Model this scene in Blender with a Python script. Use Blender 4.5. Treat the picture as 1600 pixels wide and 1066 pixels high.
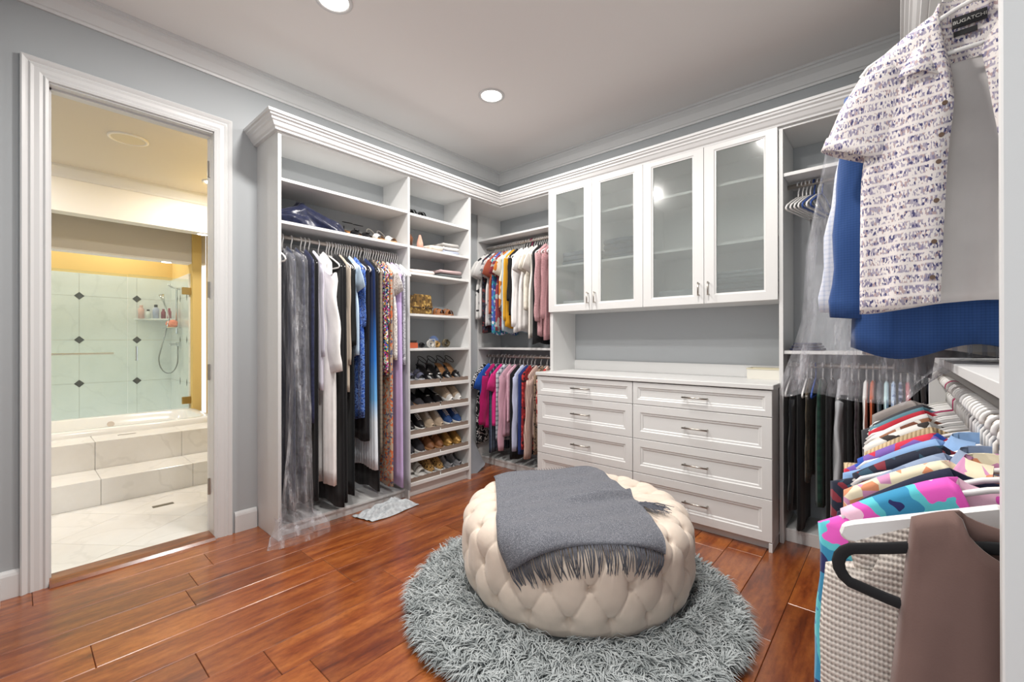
import bpy, math, random
import numpy as np
from mathutils import Vector, Matrix
for o in list(bpy.data.objects): bpy.data.objects.remove(o)
SC = bpy.context.scene
COL = SC.collection
R = math.radians
rnd = random.Random(7)

# ------------------------------------------------------------------ camera
cam_d = bpy.data.cameras.new('camera')
cam = bpy.data.objects.new('camera', cam_d); COL.objects.link(cam)
cam.location = (3.1897, -3.4193, 1.22)
cam.rotation_mode = 'XYZ'
cam.rotation_euler = (R(90.079), R(0.083), R(41.3365))
cam_d.sensor_fit = 'HORIZONTAL'; cam_d.sensor_width = 36.0
cam_d.lens = 684.36 / 1600 * 36.0
cam_d.clip_start = 0.02
SC.camera = cam

# ------------------------------------------------------------------ world, exposure
w = bpy.data.worlds.new('world'); SC.world = w; w.use_nodes = True
bg = w.node_tree.nodes['Background']
bg.inputs[0].default_value = (0.93, 0.97, 1.0, 1); bg.inputs[1].default_value = 1.35
SC.view_settings.view_transform = 'Standard'
SC.view_settings.look = 'None'
SC.view_settings.gamma = 1.0
SC.view_settings.use_curve_mapping = False
SC.view_settings.exposure = 0.04
LAMP_W = 27.0        # closet downlights, watts
BATH_W = 11.0         # bathroom fill downlights, added out of view

# ------------------------------------------------------------------ colour and material helpers
def lin(c):
    if isinstance(c, str):
        c = tuple(int(c[i:i+2], 16) / 255 for i in (0, 2, 4))
    return tuple((x / 12.92 if x <= .04045 else ((x + .055) / 1.055) ** 2.4) for x in c[:3]) + (1,)

MATS = {}
def newmat(name):
    m = bpy.data.materials.new(name); m.use_nodes = True
    nt = m.node_tree
    return m, nt, nt.nodes['Principled BSDF']
def link(nt, a, b): nt.links.new(a, b)
def node(nt, t, **kw):
    n = nt.nodes.new(t)
    for k, v in kw.items(): setattr(n, k, v)
    return n
def coords(nt, scale=(1, 1, 1), rot=(0, 0, 0), which='Object'):
    tc = node(nt, 'ShaderNodeTexCoord'); mp = node(nt, 'ShaderNodeMapping')
    mp.inputs['Scale'].default_value = scale; mp.inputs['Rotation'].default_value = rot
    link(nt, tc.outputs[which], mp.inputs['Vector']); return mp.outputs['Vector']
def ramp(nt, fac, stops, interp='LINEAR'):
    r = node(nt, 'ShaderNodeValToRGB'); r.color_ramp.interpolation = interp
    e = r.color_ramp.elements
    while len(e) < len(stops): e.new(.5)
    for i, (p, c) in enumerate(stops):
        e[i].position = p; e[i].color = lin(c) if not (isinstance(c, tuple) and len(c) == 4) else c
    link(nt, fac, r.inputs[0]); return r.outputs[0]
def bump(nt, bsdf, h, strength=.3, dist=.002):
    b = node(nt, 'ShaderNodeBump'); b.inputs['Strength'].default_value = strength; b.inputs['Distance'].default_value = dist
    link(nt, h, b.inputs['Height']); link(nt, b.outputs[0], bsdf.inputs['Normal'])
def noise(nt, vec, scale, detail=3, rough=.5):
    n = node(nt, 'ShaderNodeTexNoise'); n.inputs['Scale'].default_value = scale
    n.inputs['Detail'].default_value = detail; n.inputs['Roughness'].default_value = rough
    link(nt, vec, n.inputs['Vector']); return n.outputs['Fac']
def wave(nt, vec, scale, direction='X', dist=0., prof='SIN'):
    n = node(nt, 'ShaderNodeTexWave', bands_direction=direction, wave_profile=prof)
    n.inputs['Scale'].default_value = scale; n.inputs['Distortion'].default_value = dist
    link(nt, vec, n.inputs['Vector']); return n.outputs['Fac']
def vor(nt, vec, scale, out='Color'):
    n = node(nt, 'ShaderNodeTexVoronoi'); n.inputs['Scale'].default_value = scale
    link(nt, vec, n.inputs['Vector']); return n.outputs[out]
def sep(nt, col, i=0):
    s = node(nt, 'ShaderNodeSeparateColor'); link(nt, col, s.inputs[0]); return s.outputs[i]
def mix(nt, fac, a, b, blend='MIX'):
    m = node(nt, 'ShaderNodeMix', data_type='RGBA', blend_type=blend)
    if isinstance(fac, (int, float)): m.inputs[0].default_value = fac
    else: link(nt, fac, m.inputs[0])
    for s, v in ((m.inputs[6], a), (m.inputs[7], b)):
        if isinstance(v, (str, tuple)): s.default_value = lin(v) if isinstance(v, str) else v
        else: link(nt, v, s)
    return m.outputs[2]

def plain(name, col, rough=.5, metal=0., bumpy=0., bscale=200., spec=None):
    if name in MATS: return MATS[name]
    m, nt, b = newmat(name)
    b.inputs['Base Color'].default_value = lin(col); b.inputs['Roughness'].default_value = rough
    b.inputs['Metallic'].default_value = metal
    if spec is not None: b.inputs['Specular IOR Level'].default_value = spec
    if bumpy: bump(nt, b, noise(nt, coords(nt), bscale, 2), bumpy, .001)
    MATS[name] = m; return m

def fab(name, c, kind='plain', c2='ffffff', c3=None, scale=60., rough=.85, sheen=.15):
    """fabric with a procedural pattern in the garment's own space"""
    if name in MATS: return MATS[name]
    m, nt, b = newmat(name); v = coords(nt)
    b.inputs['Roughness'].default_value = rough
    b.inputs['Specular IOR Level'].default_value = .25
    b.inputs['Sheen Weight'].default_value = sheen
    c3 = c3 or c2
    h = noise(nt, v, 400, 2)
    if kind == 'plain':
        col = ramp(nt, noise(nt, v, 9, 3), [(.3, c), (.75, tuple(min(1, x * 1.06) for x in rgb(c)))])
    elif kind == 'stripe':
        col = ramp(nt, wave(nt, v, scale), [(.0, c), (.6, c2)], 'CONSTANT')
    elif kind == 'hstripe':
        col = ramp(nt, wave(nt, v, scale, 'Z'), [(.0, c), (.62, c2)], 'CONSTANT')
    elif kind == 'plaid':
        a = ramp(nt, wave(nt, v, scale), [(.0, c), (.72, c2)], 'CONSTANT')
        d = ramp(nt, wave(nt, v, scale, 'Z'), [(.0, c), (.72, c3)], 'CONSTANT')
        col = mix(nt, .5, a, d)
    elif kind == 'floral':
        cells = sep(nt, vor(nt, v, scale), 0)
        col = ramp(nt, cells, [(.0, c), (.45, c2), (.72, c3), (.9, c)], 'CONSTANT')
    elif kind == 'sequin':
        cc = vor(nt, v, scale)
        r1 = sep(nt, cc, 0)
        col = ramp(nt, r1, [(0, '1d1e2c'), (.22, 'c23b8a'), (.38, 'e8e4da'), (.55, '3f6fc0'), (.68, 'd9a441'), (.8, '8a2f3c'), (.9, '49a38f')], 'CONSTANT')
        b.inputs['Roughness'].default_value = .35
    elif kind == 'animal':
        col = ramp(nt, noise(nt, v, scale, 2), [(.0, c), (.47, c2), (.56, c3)], 'CONSTANT')
    elif kind == 'knit':
        wv = wave(nt, v, scale, 'X'); wz = wave(nt, v, scale * .6, 'Z', 1.2)
        h = mix(nt, .65, wv, wz)
        col = ramp(nt, h, [(.15, c2), (.5, c)])
    elif kind == 'rib':
        h = wave(nt, v, scale, 'X'); col = ramp(nt, h, [(.0, c2), (.45, c)])
    elif kind == 'quilt':
        h = wave(nt, v, scale, 'DIAGONAL'); col = ramp(nt, h, [(.0, c2), (.25, c)])
        b.inputs['Roughness'].default_value = .4
    elif kind == 'ombre':
        g = node(nt, 'ShaderNodeSeparateXYZ'); link(nt, v, g.inputs[0])
        mr = node(nt, 'ShaderNodeMapRange'); mr.inputs[1].default_value = -1.25; mr.inputs[2].default_value = -.45
        link(nt, g.outputs[2], mr.inputs[0])
        col = ramp(nt, mr.outputs[0], [(0, 'e9f2fb'), (.2, '6fb4ea'), (.55, '2a78cf'), (1, '0d2350')])
    elif kind == 'dash':      # short brush dashes in rows (printed shirt)
        v2 = coords(nt, (1, .3, .42), (0, .35, 0))
        cc = vor(nt, v2, scale); r1 = sep(nt, cc, 0)
        col0 = ramp(nt, r1, [(0, c), (.22, 'a9a2b2'), (.42, c2), (.56, c), (.66, c3), (.76, 'b59f9f'), (.88, c)], 'CONSTANT')
        rows = ramp(nt, wave(nt, v, 12, 'Z', 1.5), [(.05, '303030'), (.3, 'ffffff')])
        col = mix(nt, rows, c, col0)
    elif kind == 'tropic':
        cells = noise(nt, v, scale, 3)
        col = ramp(nt, cells, [(.0, '2a2f63'), (.36, '3a8fb8'), (.46, '5fc4cf'), (.53, 'e85fc0'), (.64, 'f3c8dc')], 'CONSTANT')
    elif kind == 'heather':
        col = ramp(nt, noise(nt, v, 260, 2), [(.3, c2), (.5, c), (.68, c3)])
    elif kind == 'crush':
        h = noise(nt, v, 40, 4); col = ramp(nt, h, [(.3, c), (.7, c2)])
    link(nt, col, b.inputs['Base Color'])
    bump(nt, b, h, .25 if kind not in ('knit', 'rib') else .6, .004 if kind in ('knit', 'rib', 'quilt', 'crush') else .0006)
    b1 = [n for n in nt.nodes if n.type == 'BUMP'][0]
    b2 = node(nt, 'ShaderNodeBump'); b2.inputs['Strength'].default_value = .4; b2.inputs['Distance'].default_value = .008
    link(nt, noise(nt, coords(nt, (1, 1, .45)), 16, 3), b2.inputs['Height']); link(nt, b2.outputs[0], b1.inputs['Normal'])
    MATS[name] = m; return m
def rgb(c): return tuple(int(c[i:i+2], 16) / 255 for i in (0, 2, 4))

WHITE = plain('cabinet white', 'dadad9', .38)
TRIM = plain('trim white', 'dbdbdb', .35)
WALL = plain('grey wall paint', 'b0b4b7', .75, bumpy=.08, bscale=300)
CEIL = plain('ceiling paint', 'ebe8e6', .9)
NICKEL = plain('brushed nickel', 'b9b4ac', .3, 1.)
ROD = plain('satin rod', 'cdc4bb', .35, .8)
CHROME = plain('chrome', 'd5d8da', .12, 1.)
BLACKM = plain('matte black', '17171a', .6)
PLASTIC = plain('white plastic', 'eceae8', .35)
TAUPE = plain('taupe fence', '8d7d72', .4, .2)
def lampmat(name, strength, col=(1, .96, .9, 1)):
    m, nt, b = newmat(name)
    b.inputs['Emission Color'].default_value = col; b.inputs['Emission Strength'].default_value = strength
    MATS[name] = m; return m
LAMPM = lampmat('lamp lens', 12.)

def make_wood():
    m, nt, b = newmat('hardwood plank')
    oi = node(nt, 'ShaderNodeObjectInfo')
    v = coords(nt, (9, 1.1, 1)); ad = node(nt, 'ShaderNodeVectorMath', operation='ADD')
    cr = node(nt, 'ShaderNodeCombineXYZ'); mu = node(nt, 'ShaderNodeMath', operation='MULTIPLY'); mu.inputs[1].default_value = 37
    link(nt, oi.outputs['Random'], mu.inputs[0]); link(nt, mu.outputs[0], cr.inputs[0]); link(nt, mu.outputs[0], cr.inputs[1])
    link(nt, v, ad.inputs[0]); link(nt, cr.outputs[0], ad.inputs[1])
    g = noise(nt, ad.outputs[0], 2.2, 6, .62)
    base = ramp(nt, g, [(.28, '64301a'), (.42, '904922'), (.56, 'ab622e'), (.74, 'c07840')])
    tint = ramp(nt, oi.outputs['Random'], [(0, 'b0a49e'), (.35, 'e0d8d2'), (.7, 'ffffff'), (1, 'd2c6be')])
    col = mix(nt, .75, base, tint, 'MULTIPLY')
    v3 = coords(nt, (3.2, 1.2, 1)); ad3 = node(nt, 'ShaderNodeVectorMath', operation='ADD')
    link(nt, v3, ad3.inputs[0]); link(nt, cr.outputs[0], ad3.inputs[1])
    kn = ramp(nt, noise(nt, ad3.outputs[0], 3.2, 4, .6), [(.26, '4a2418'), (.36, 'ffffff')])
    col = mix(nt, .6, col, kn, 'MULTIPLY')
    v4 = coords(nt, (1, .5, 1)); mot = ramp(nt, noise(nt, v4, 48, 4, .7), [(.3, 'b8a498'), (.6, 'ffffff')])
    col = mix(nt, .55, col, mot, 'MULTIPLY')
    link(nt, col, b.inputs['Base Color'])
    b.inputs['Roughness'].default_value = .32
    b.inputs['Coat Weight'].default_value = .7; b.inputs['Coat Roughness'].default_value = .2
    v2 = coords(nt, (60, 2.5, 1)); bump(nt, b, noise(nt, v2, 1.6, 3), .05, .002)
    return m
WOOD = make_wood()
def make_marble(name, c1, c2, vein, scale=1.5, rough=.18):
    m, nt, b = newmat(name); v = coords(nt)
    n1 = noise(nt, v, scale * 2, 6, .65)
    wv = node(nt, 'ShaderNodeTexWave', bands_direction='DIAGONAL'); wv.inputs['Scale'].default_value = scale
    wv.inputs['Distortion'].default_value = 14; wv.inputs['Detail'].default_value = 4; wv.inputs['Detail Scale'].default_value = 1.4
    link(nt, v, wv.inputs['Vector'])
    base = ramp(nt, n1, [(.3, c1), (.7, c2)])
    vn = ramp(nt, wv.outputs['Fac'], [(.0, (1, 1, 1, 1)), (.035, (0, 0, 0, 1))])
    va = node(nt, 'ShaderNodeMath', operation='MULTIPLY'); link(nt, vn, va.inputs[0]); va.inputs[1].default_value = .12
    col = mix(nt, va.outputs[0], base, vein)
    link(nt, col, b.inputs['Base Color']); b.inputs['Roughness'].default_value = rough
    MATS[name] = m; return m
MARBLE = make_marble('white marble', 'e6e2dc', 'f1efeb', 'a8a49c', 1.1)
MARBLE_W = make_marble('shower marble', 'dfe3df', 'eceeea', 'a4aaa8', 1.3)
def glassy(name, col, rough, alpha_mix=0.):
    m, nt, b = newmat(name)
    b.inputs['Base Color'].default_value = lin(col); b.inputs['Roughness'].default_value = rough
    b.inputs['Transmission Weight'].default_value = 1.; b.inputs['IOR'].default_value = 1.45
    if alpha_mix:
        out = nt.nodes['Material Output']; tr = node(nt, 'ShaderNodeBsdfTransparent'); mx = node(nt, 'ShaderNodeMixShader')
        tr.inputs[0].default_value = lin(col); mx.inputs[0].default_value = alpha_mix
        link(nt, tr.outputs[0], mx.inputs[1]); link(nt, b.outputs[0], mx.inputs[2]); link(nt, mx.outputs[0], out.inputs[0])
        b.inputs['Transmission Weight'].default_value = 0.
    MATS[name] = m; return m
FROST = glassy('frosted pane', 'eaf0ee', .13)
_p = FROST.node_tree.nodes['Principled BSDF']; _p.inputs['Transmission Weight'].default_value = .88
_p.inputs['Coat Weight'].default_value = .6; _p.inputs['Coat Roughness'].default_value = .02
SHOWER = glassy('shower glass', 'f3f8f5', .04, .06)
def make_film():
    m, nt, b = newmat('clear plastic film'); v = coords(nt, (13, 13, 1.6)); v2 = coords(nt)
    n = noise(nt, v, 1.6, 4, .6)
    f = ramp(nt, n, [(.40, (.07, .07, .07, 1)), (.56, (.2, .2, .2, 1)), (.68, (.6, .6, .6, 1))])
    out = nt.nodes['Material Output']; tr = node(nt, 'ShaderNodeBsdfTransparent'); mx = node(nt, 'ShaderNodeMixShader')
    tr.inputs[0].default_value = (.98, .98, .99, 1)
    link(nt, f, mx.inputs[0]); link(nt, tr.outputs[0], mx.inputs[1]); link(nt, b.outputs[0], mx.inputs[2]); link(nt, mx.outputs[0], out.inputs[0])
    b.inputs['Base Color'].default_value = (.8, .8, .84, 1); b.inputs['Roughness'].default_value = .08; b.inputs['Specular IOR Level'].default_value = .9
    bump(nt, b, noise(nt, coords(nt, (1, 1, .35)), 26, 4, .6), 1., .03)
    MATS['film'] = m; return m
FILM = make_film()

# ------------------------------------------------------------------ mesh helpers
OFF = {}
class MB:
    def __init__(s): s.v = []; s.f = []
    def box(s, x0, x1, y0, y1, z0, z1):
        n = len(s.v)
        s.v += [(x, y, z) for z in (z0, z1) for y in (y0, y1) for x in (x0, x1)]
        s.f += [tuple(n + i for i in q) for q in ((0, 2, 3, 1), (4, 5, 7, 6), (0, 1, 5, 4), (2, 6, 7, 3), (0, 4, 6, 2), (1, 3, 7, 5))]
        return s
    def prism(s, poly, a0, a1, axis='y'):
        """poly of (p,q) extruded along axis; x: (y,z), y: (x,z), z: (x,y)"""
        n = len(s.v); k = len(poly)
        for a in (a0, a1):
            for p, q in poly:
                s.v.append({'x': (a, p, q), 'y': (p, a, q), 'z': (p, q, a)}[axis])
        s.f.append(tuple(n + i for i in range(k))); s.f.append(tuple(n + k + i for i in reversed(range(k))))
        for i in range(k):
            j = (i + 1) % k; s.f.append((n + i, n + k + i, n + k + j, n + j))
        return s
    def grid(s, P, wrap_u=False, wrap_v=False):
        """P[i][j] points"""
        n = len(s.v); I = len(P); J = len(P[0])
        for row in P: s.v += [tuple(p) for p in row]
        for i in range(I if wrap_u else I - 1):
            for j in range(J if wrap_v else J - 1):
                a = n + i * J + j; b_ = n + i * J + (j + 1) % J; i2 = (i + 1) % I
                s.f.append((a, b_, n + i2 * J + (j + 1) % J, n + i2 * J + j))
        return s
    def tube(s, pts, r, n=6, closed=False, r2=None, cap=True):
        """round (or r x r2) tube through points; r may be a list"""
        pts = [Vector(p) for p in pts]; k = len(pts); rows = []
        up = Vector((0, 0, 1)); prev = None
        for i, p in enumerate(pts):
            a = pts[(i - 1) % k] if (closed or i > 0) else p
            b_ = pts[(i + 1) % k] if (closed or i < k - 1) else p
            t = (b_ - a).normalized() if (b_ - a).length > 1e-9 else Vector((0, 0, 1))
            if prev is None:
                u = t.cross(up)
                if u.length < 1e-3: u = t.cross(Vector((0, 1, 0)))
            else:
                u = prev - t * prev.dot(t)
                if u.length < 1e-6: u = t.cross(Vector((0, 1, 0)))
            u.normalize(); prev = u; q = t.cross(u)
            ra = r[i] if isinstance(r, (list, tuple)) else r
            rb = (r2[i] if isinstance(r2, (list, tuple)) else r2) if r2 is not None else ra
            rows.append([p + u * (ra * math.cos(2 * math.pi * j / n)) + q * (rb * math.sin(2 * math.pi * j / n)) for j in range(n)])
        m = len(s.v); s.grid(rows, closed, True)
        if cap and not closed:
            s.f.append(tuple(m + j for j in reversed(range(n)))); s.f.append(tuple(m + (k - 1) * n + j for j in range(n)))
        return s
    def lathe(s, prof, c=(0, 0, 0), n=24):
        rows = [[(c[0] + r * math.cos(2 * math.pi * j / n), c[1] + r * math.sin(2 * math.pi * j / n), c[2] + z) for j in range(n)] for r, z in prof]
        return s.grid(rows, False, True)
    def ell(s, c, rx, ry, rz, n=12, m=8):
        rows = [[(c[0] + rx * math.sin(math.pi * i / m) * math.cos(2 * math.pi * j / n), c[1] + ry * math.sin(math.pi * i / m) * math.sin(2 * math.pi * j / n), c[2] + rz * math.cos(math.pi * i / m)) for j in range(n)] for i in range(m + 1)]
        return s.grid(rows, False, True)
    def xf(s, M, start=0):
        for i in range(start, len(s.v)): s.v[i] = tuple(M @ Vector(s.v[i]))
        return s
    def build(s, name, mat, parent=None, smooth=False, bevel=0., world=True, kind=None):
        me = bpy.data.meshes.new(name)
        o = OFF.get(parent.name, (0, 0, 0)) if (parent and world) else (0, 0, 0)
        v = [(p[0] - o[0], p[1] - o[1], p[2] - o[2]) for p in s.v] if any(o) else s.v
        me.from_pydata([tuple(p) for p in v], [], s.f)
        me.materials.append(mat)
        if smooth: me.shade_smooth()
        ob = bpy.data.objects.new(name, me); COL.objects.link(ob)
        if parent: ob.parent = parent; OFF[ob.name] = OFF.get(parent.name, (0, 0, 0)) if world else (0, 0, 0)
        if bevel:
            bm = ob.modifiers.new('bevel', 'BEVEL'); bm.width = bevel; bm.segments = 1; bm.limit_method = 'ANGLE'
        if kind: ob['kind'] = kind
        return ob
def Box(*a): return MB().box(*a)
def tag(o, label, cat, group=None):
    o['label'] = label; o['category'] = cat
    if group: o['group'] = group
    return o
def thing(name, label, cat, loc, group=None, rz=0.):
    o = bpy.data.objects.new(name, None); COL.objects.link(o); o.location = loc; o.rotation_euler[2] = rz
    o.empty_display_size = .05
    OFF[o.name] = tuple(loc); return tag(o, label, cat, group)
def struct(o): o['kind'] = 'structure'; return o
def copyobj(src, parent=None):
    c = src.copy(); COL.objects.link(c)
    if parent is not None: c.parent = parent
    return c
def copytree(src, loc, rot=None):
    c = src.copy(); COL.objects.link(c); c.location = loc
    if rot is not None: c.rotation_euler = rot
    for ch in src.children:
        d = ch.copy(); COL.objects.link(d); d.parent = c
        for g in ch.children:
            e = g.copy(); COL.objects.link(e); e.parent = d
    return c
def sweep(profile, path, closed=False):
    """profile of (out, z) swept along a plan path (x,y); out is to the left of travel"""
    k = len(path); rows = []
    for i in range(k):
        p = Vector(path[i])
        d0 = (Vector(path[i]) - Vector(path[i - 1])).normalized() if i > 0 else None
        d1 = (Vector(path[i + 1]) - Vector(path[i])).normalized() if i < k - 1 else None
        d0 = d0 or d1; d1 = d1 or d0
        n0 = Vector((-d0.y, d0.x)); n1 = Vector((-d1.y, d1.x)); m = (n0 + n1)
        m = m / m.dot(n0) if abs(m.dot(n0)) > 1e-6 else n0
        rows.append([(p.x + m.x * o, p.y + m.y * o, z) for o, z in profile])
    mb = MB(); mb.grid(rows); L = len(profile)
    mb.f.append(tuple(range(L))); mb.f.append(tuple((k - 1) * L + j for j in reversed(range(L))))
    return mb
# ------------------------------------------------------------------ room shell
H = 2.984; XR = 3.66; YF = -3.478
D = .3454; DB = .3576; ZT = 2.518
struct(MB().box(-.12, 0, -2.597, 0, 0, H + .1).box(-.12, 0, -4.6, -3.315, 0, H + .1).box(-.12, 0, -3.315, -2.597, 2.519, H + .1).build('wall_left', WALL))
struct(Box(-.12, XR + .1, 0, .1, 0, H + .1).build('wall_back', WALL))
struct(Box(XR, XR + .1, -3.6, 0, 0, H + .1).build('wall_right', WALL))
struct(MB().box(0, 2.62, YF - .12, YF, 0, H + .1).box(2.62, XR + .1, YF - .12, YF, 2.52, H + .1).build('wall_front', WALL))
struct(Box(-.05, XR + .1, YF - .12, .05, H, H + .1).build('ceiling', CEIL))
# floor: one plank, one object
fl = struct(Box(-.02, XR + .1, -4.3, .02, -.05, -.014).build('floor', plain('plank joint', '2a130a', .7)))
pw = .187; seam0 = .746 - 4 * pw
for c in range(-1, 21):
    x0 = seam0 + c * pw; x1 = x0 + pw
    x0c = max(x0, -.0); x1c = min(x1, XR)
    if x1c - x0c < .03: continue
    y = -3.95 - rnd.random() * .5
    ends = {4: [-3.216, -2.275, -1.2], 2: [-2.81, -1.6], 6: [-2.95, -2.116, -.9], 8: [-2.67, -1.5]}.get(c)
    ys = [y]
    while ys[-1] < 0:
        ys.append(ys[-1] + rnd.choice([.55, .75, .95, 1.15, 1.3]))
    if ends: ys = [-4.2] + ends + [0]
    for a, b_ in zip(ys, ys[1:]):
        b2 = min(b_, 0); a2 = max(a, -4.25)
        if b2 - a2 < .05: continue
        cx, cy = (x0c + x1c) / 2, (a2 + b2) / 2; hw, hl = (x1c - x0c) / 2 - .0008, (b2 - a2) / 2 - .0008
        pl = Box(-hw, hw, -hl, hl, -.014, 0).build('plank', WOOD, fl, bevel=.002, world=False)
        pl.location = (cx, cy, 0)

CROWN = [(0, -.112), (.012, -.112), (.014, -.098), (.022, -.094), (.030, -.080), (.046, -.052), (.066, -.034), (.074, -.030), (.076, -.016), (.088, -.014), (.09, 0), (0, 0)]
struct(sweep([(o, H + z) for o, z in CROWN], [(XR, 0), (0, 0), (0, YF)]).build('trim_1', TRIM))
CABC = [(-.01, ZT - .004), (.022, ZT - .004), (.024, ZT + .006), (.034, ZT + .014), (.046, ZT + .034), (.054, ZT + .04), (.056, ZT + .05), (.068, ZT + .058), (.070, ZT + .068), (.080, ZT + .071), (.082, ZT + .086), (-.01, ZT + .086)]
XC = 3.284; YP = -2.635          # front plane of the right closet, its near end
struct(sweep(CABC, [(XC, YP), (XC, -DB), (D, -DB), (D, -2.353), (0, -2.353)]).build('trim_2', TRIM))
BB = [(0, 0), (.016, 0), (.016, .105), (.012, .118), (.006, .128), (0, .13)]
struct(sweep(BB, [(0, -2.36), (0, -2.488)]).build('baseboard_left', TRIM))
struct(sweep(BB, [(0, -3.4), (0, YF), (2.5, YF)]).build('baseboard_front', TRIM))
# door casing: fluted profile round the opening
cas = MB()
prof = [(0, 0), (0, .014), (.012, .018), (.02, .012), (.032, .016), (.05, .016), (.062, .020), (.070, .014), (.078, .020), (.090, .026), (.096, .022), (.096, 0)]
yl, yr, zt = -3.305, -2.600, 2.525
rows = []
for (py, pz, sy, sz) in ((yl, 0, -1, 0), (yl, zt, -1, 1), (yr, zt, 1, 1), (yr, 0, 1, 0)):
    rows.append([(h_ + .0005, py + sy * o, pz + sz * o) for o, h_ in prof])
cas.grid(rows)
struct(cas.build('trim_3', TRIM))
struct(MB().box(-.125, .001, -3.318, -3.303, 0, 2.53).box(-.125, .001, -2.602, -2.59, 0, 2.53).box(-.125, .001, -3.318, -2.59, 2.517, 2.535).box(-.075, -.045, -3.304, -3.294, 0, 2.52).box(-.075, -.045, -3.304, -2.6, 2.507, 2.52).build('trim_4', TRIM))
struct(MB().prism([(-.10, -.01), (.045, -.01), (.045, .002), (.03, .016), (-.02, .022), (-.10, .022)], -3.304, -2.60).build('trim_5', WOOD))
# bathroom door, opened past a right angle and seen almost edge-on
dr = thing('door_1', 'white bathroom door swung open on four hinges', 'door', (-.075, -2.604, .03)); dr['kind'] = 'structure'
del dr['category']
dr.rotation_euler[2] = R(165.8 + 1.2)
Box(.0, .72, -.036, .0, 0, 2.47).build('door_leaf', TRIM, dr, bevel=.002, world=False)
for z in (.28, 1.0, 1.52, 2.28):
    MB().box(-.012, .004, -.03, .006, z - .05, z + .05).tube([(-.008, .004, z - .05), (-.008, .004, z + .05)], .007, 8).build('hinge', NICKEL, dr, world=False)

# ------------------------------------------------------------------ bathroom beyond the door
YELL = plain('warm yellow paint', 'e0c27a', .8)
BEIGE = plain('beige ceiling paint', 'd3ccc0', .85)
BW = plain('bath white paint', 'eeeae2', .6)
struct(Box(-2.9, -.11, -4.6, -1.4, -.06, -.004).build('bath_floor', plain('grout', 'cfc9be', .8)))
bf = bpy.data.objects['bath_floor']
t = .455
for i in range(-8, 9):
    for j in range(-8, 9):
        u, v_ = i * t, j * t; a = R(38)
        cx = -.62 + u * math.cos(a) - v_ * math.sin(a); cy = -2.95 + u * math.sin(a) + v_ * math.cos(a)
        if -1.72 < cx < .3 and -4.1 < cy < -1.7:
            tl = Box(-t / 2 + .001, t / 2 - .001, -t / 2 + .001, t / 2 - .001, -.004, .0).build('tile', MARBLE, bf, world=False)
            tl.location = (cx, cy, 0); tl.rotation_euler[2] = a
            if cx > -.45:   # keep the tiles clear of the hardwood side of the wall
                bm_cut = [(-.11, 0)]
                me = tl.data; import bmesh
                bm = bmesh.new(); bm.from_mesh(me); bm.transform(Matrix.Translation((cx, cy, 0)) @ Matrix.Rotation(a, 4, 'Z'))
                bmesh.ops.bisect_plane(bm, geom=bm.verts[:] + bm.edges[:] + bm.faces[:], plane_co=(-.085, 0, 0), plane_no=(1, 0, 0), clear_outer=True)
                bm.transform((Matrix.Translation((cx, cy, 0)) @ Matrix.Rotation(a, 4, 'Z')).inverted())
                bm.to_mesh(me); bm.free()
                if not len(me.polygons): bpy.data.objects.remove(tl)
st = thing('bath_steps', 'two marble steps leading up to the bathtub deck', 'steps', (-1.5, -2.9, 0)); st['kind'] = 'structure'; del st['category']
for k, (ya, yb) in enumerate(((-4.4, -3.62), (-3.618, -2.99), (-2.988, -2.42), (-2.418, -2.07))):
    Box(-1.66, -1.29, ya, yb, 0, .195).build('marble_block', MARBLE, st, bevel=.003)
    Box(-2.02, -1.662, ya, yb, 0, .418).build('marble_block', MARBLE, st, bevel=.003)
tag(Box(-.96, -.915, -2.745, -2.62, -.001, .002).build('floor_vent', plain('vent bronze', '7b7466', .4, .6)), 'small grey metal floor drain plate set in the marble', 'drain')
tag(Box(-1.86, -1.845, -2.83, -2.71, .417, .420).build('deck_vent', plain('vent bronze', '7b7466', .4, .6)), 'narrow grey slot plate on the tub deck', 'slot')
# bathtub: rounded shell
tb = thing('bathtub', 'white drop-in whirlpool bathtub set into the marble deck', 'bathtub', (-2.42, -2.9, .418))
mb = MB(); rows = []
for (ins, z) in ((0, .0), (0, .045), (.012, .055), (.075, .055), (.09, .045), (.13, -.1), (.19, -.33), (.3, -.36), (.42, -.362)):
    row = []
    for j in range(48):
        a = 2 * math.pi * j / 48; ex = .22
        hx, hy = .45 - ins, .83 - ins
        cxs = math.copysign(abs(math.cos(a)) ** ex, math.cos(a)); sns = math.copysign(abs(math.sin(a)) ** ex, math.sin(a))
        row.append((-2.42 + hx * cxs, -2.9 + hy * sns, .418 + z))
    rows.append(row)
mb.grid(rows, False, True); mb.f.append(tuple(range(8 * 48, 9 * 48)))
mb.build('tub_shell', plain('tub acrylic', 'f1efea', .15), tb, smooth=True)
MB().tube([(-2.735, -2.78, .40), (-2.715, -2.78, .40)], .028, 14).build('jet', plain('jet ring', 'ded0c4', .3), tb)
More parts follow.
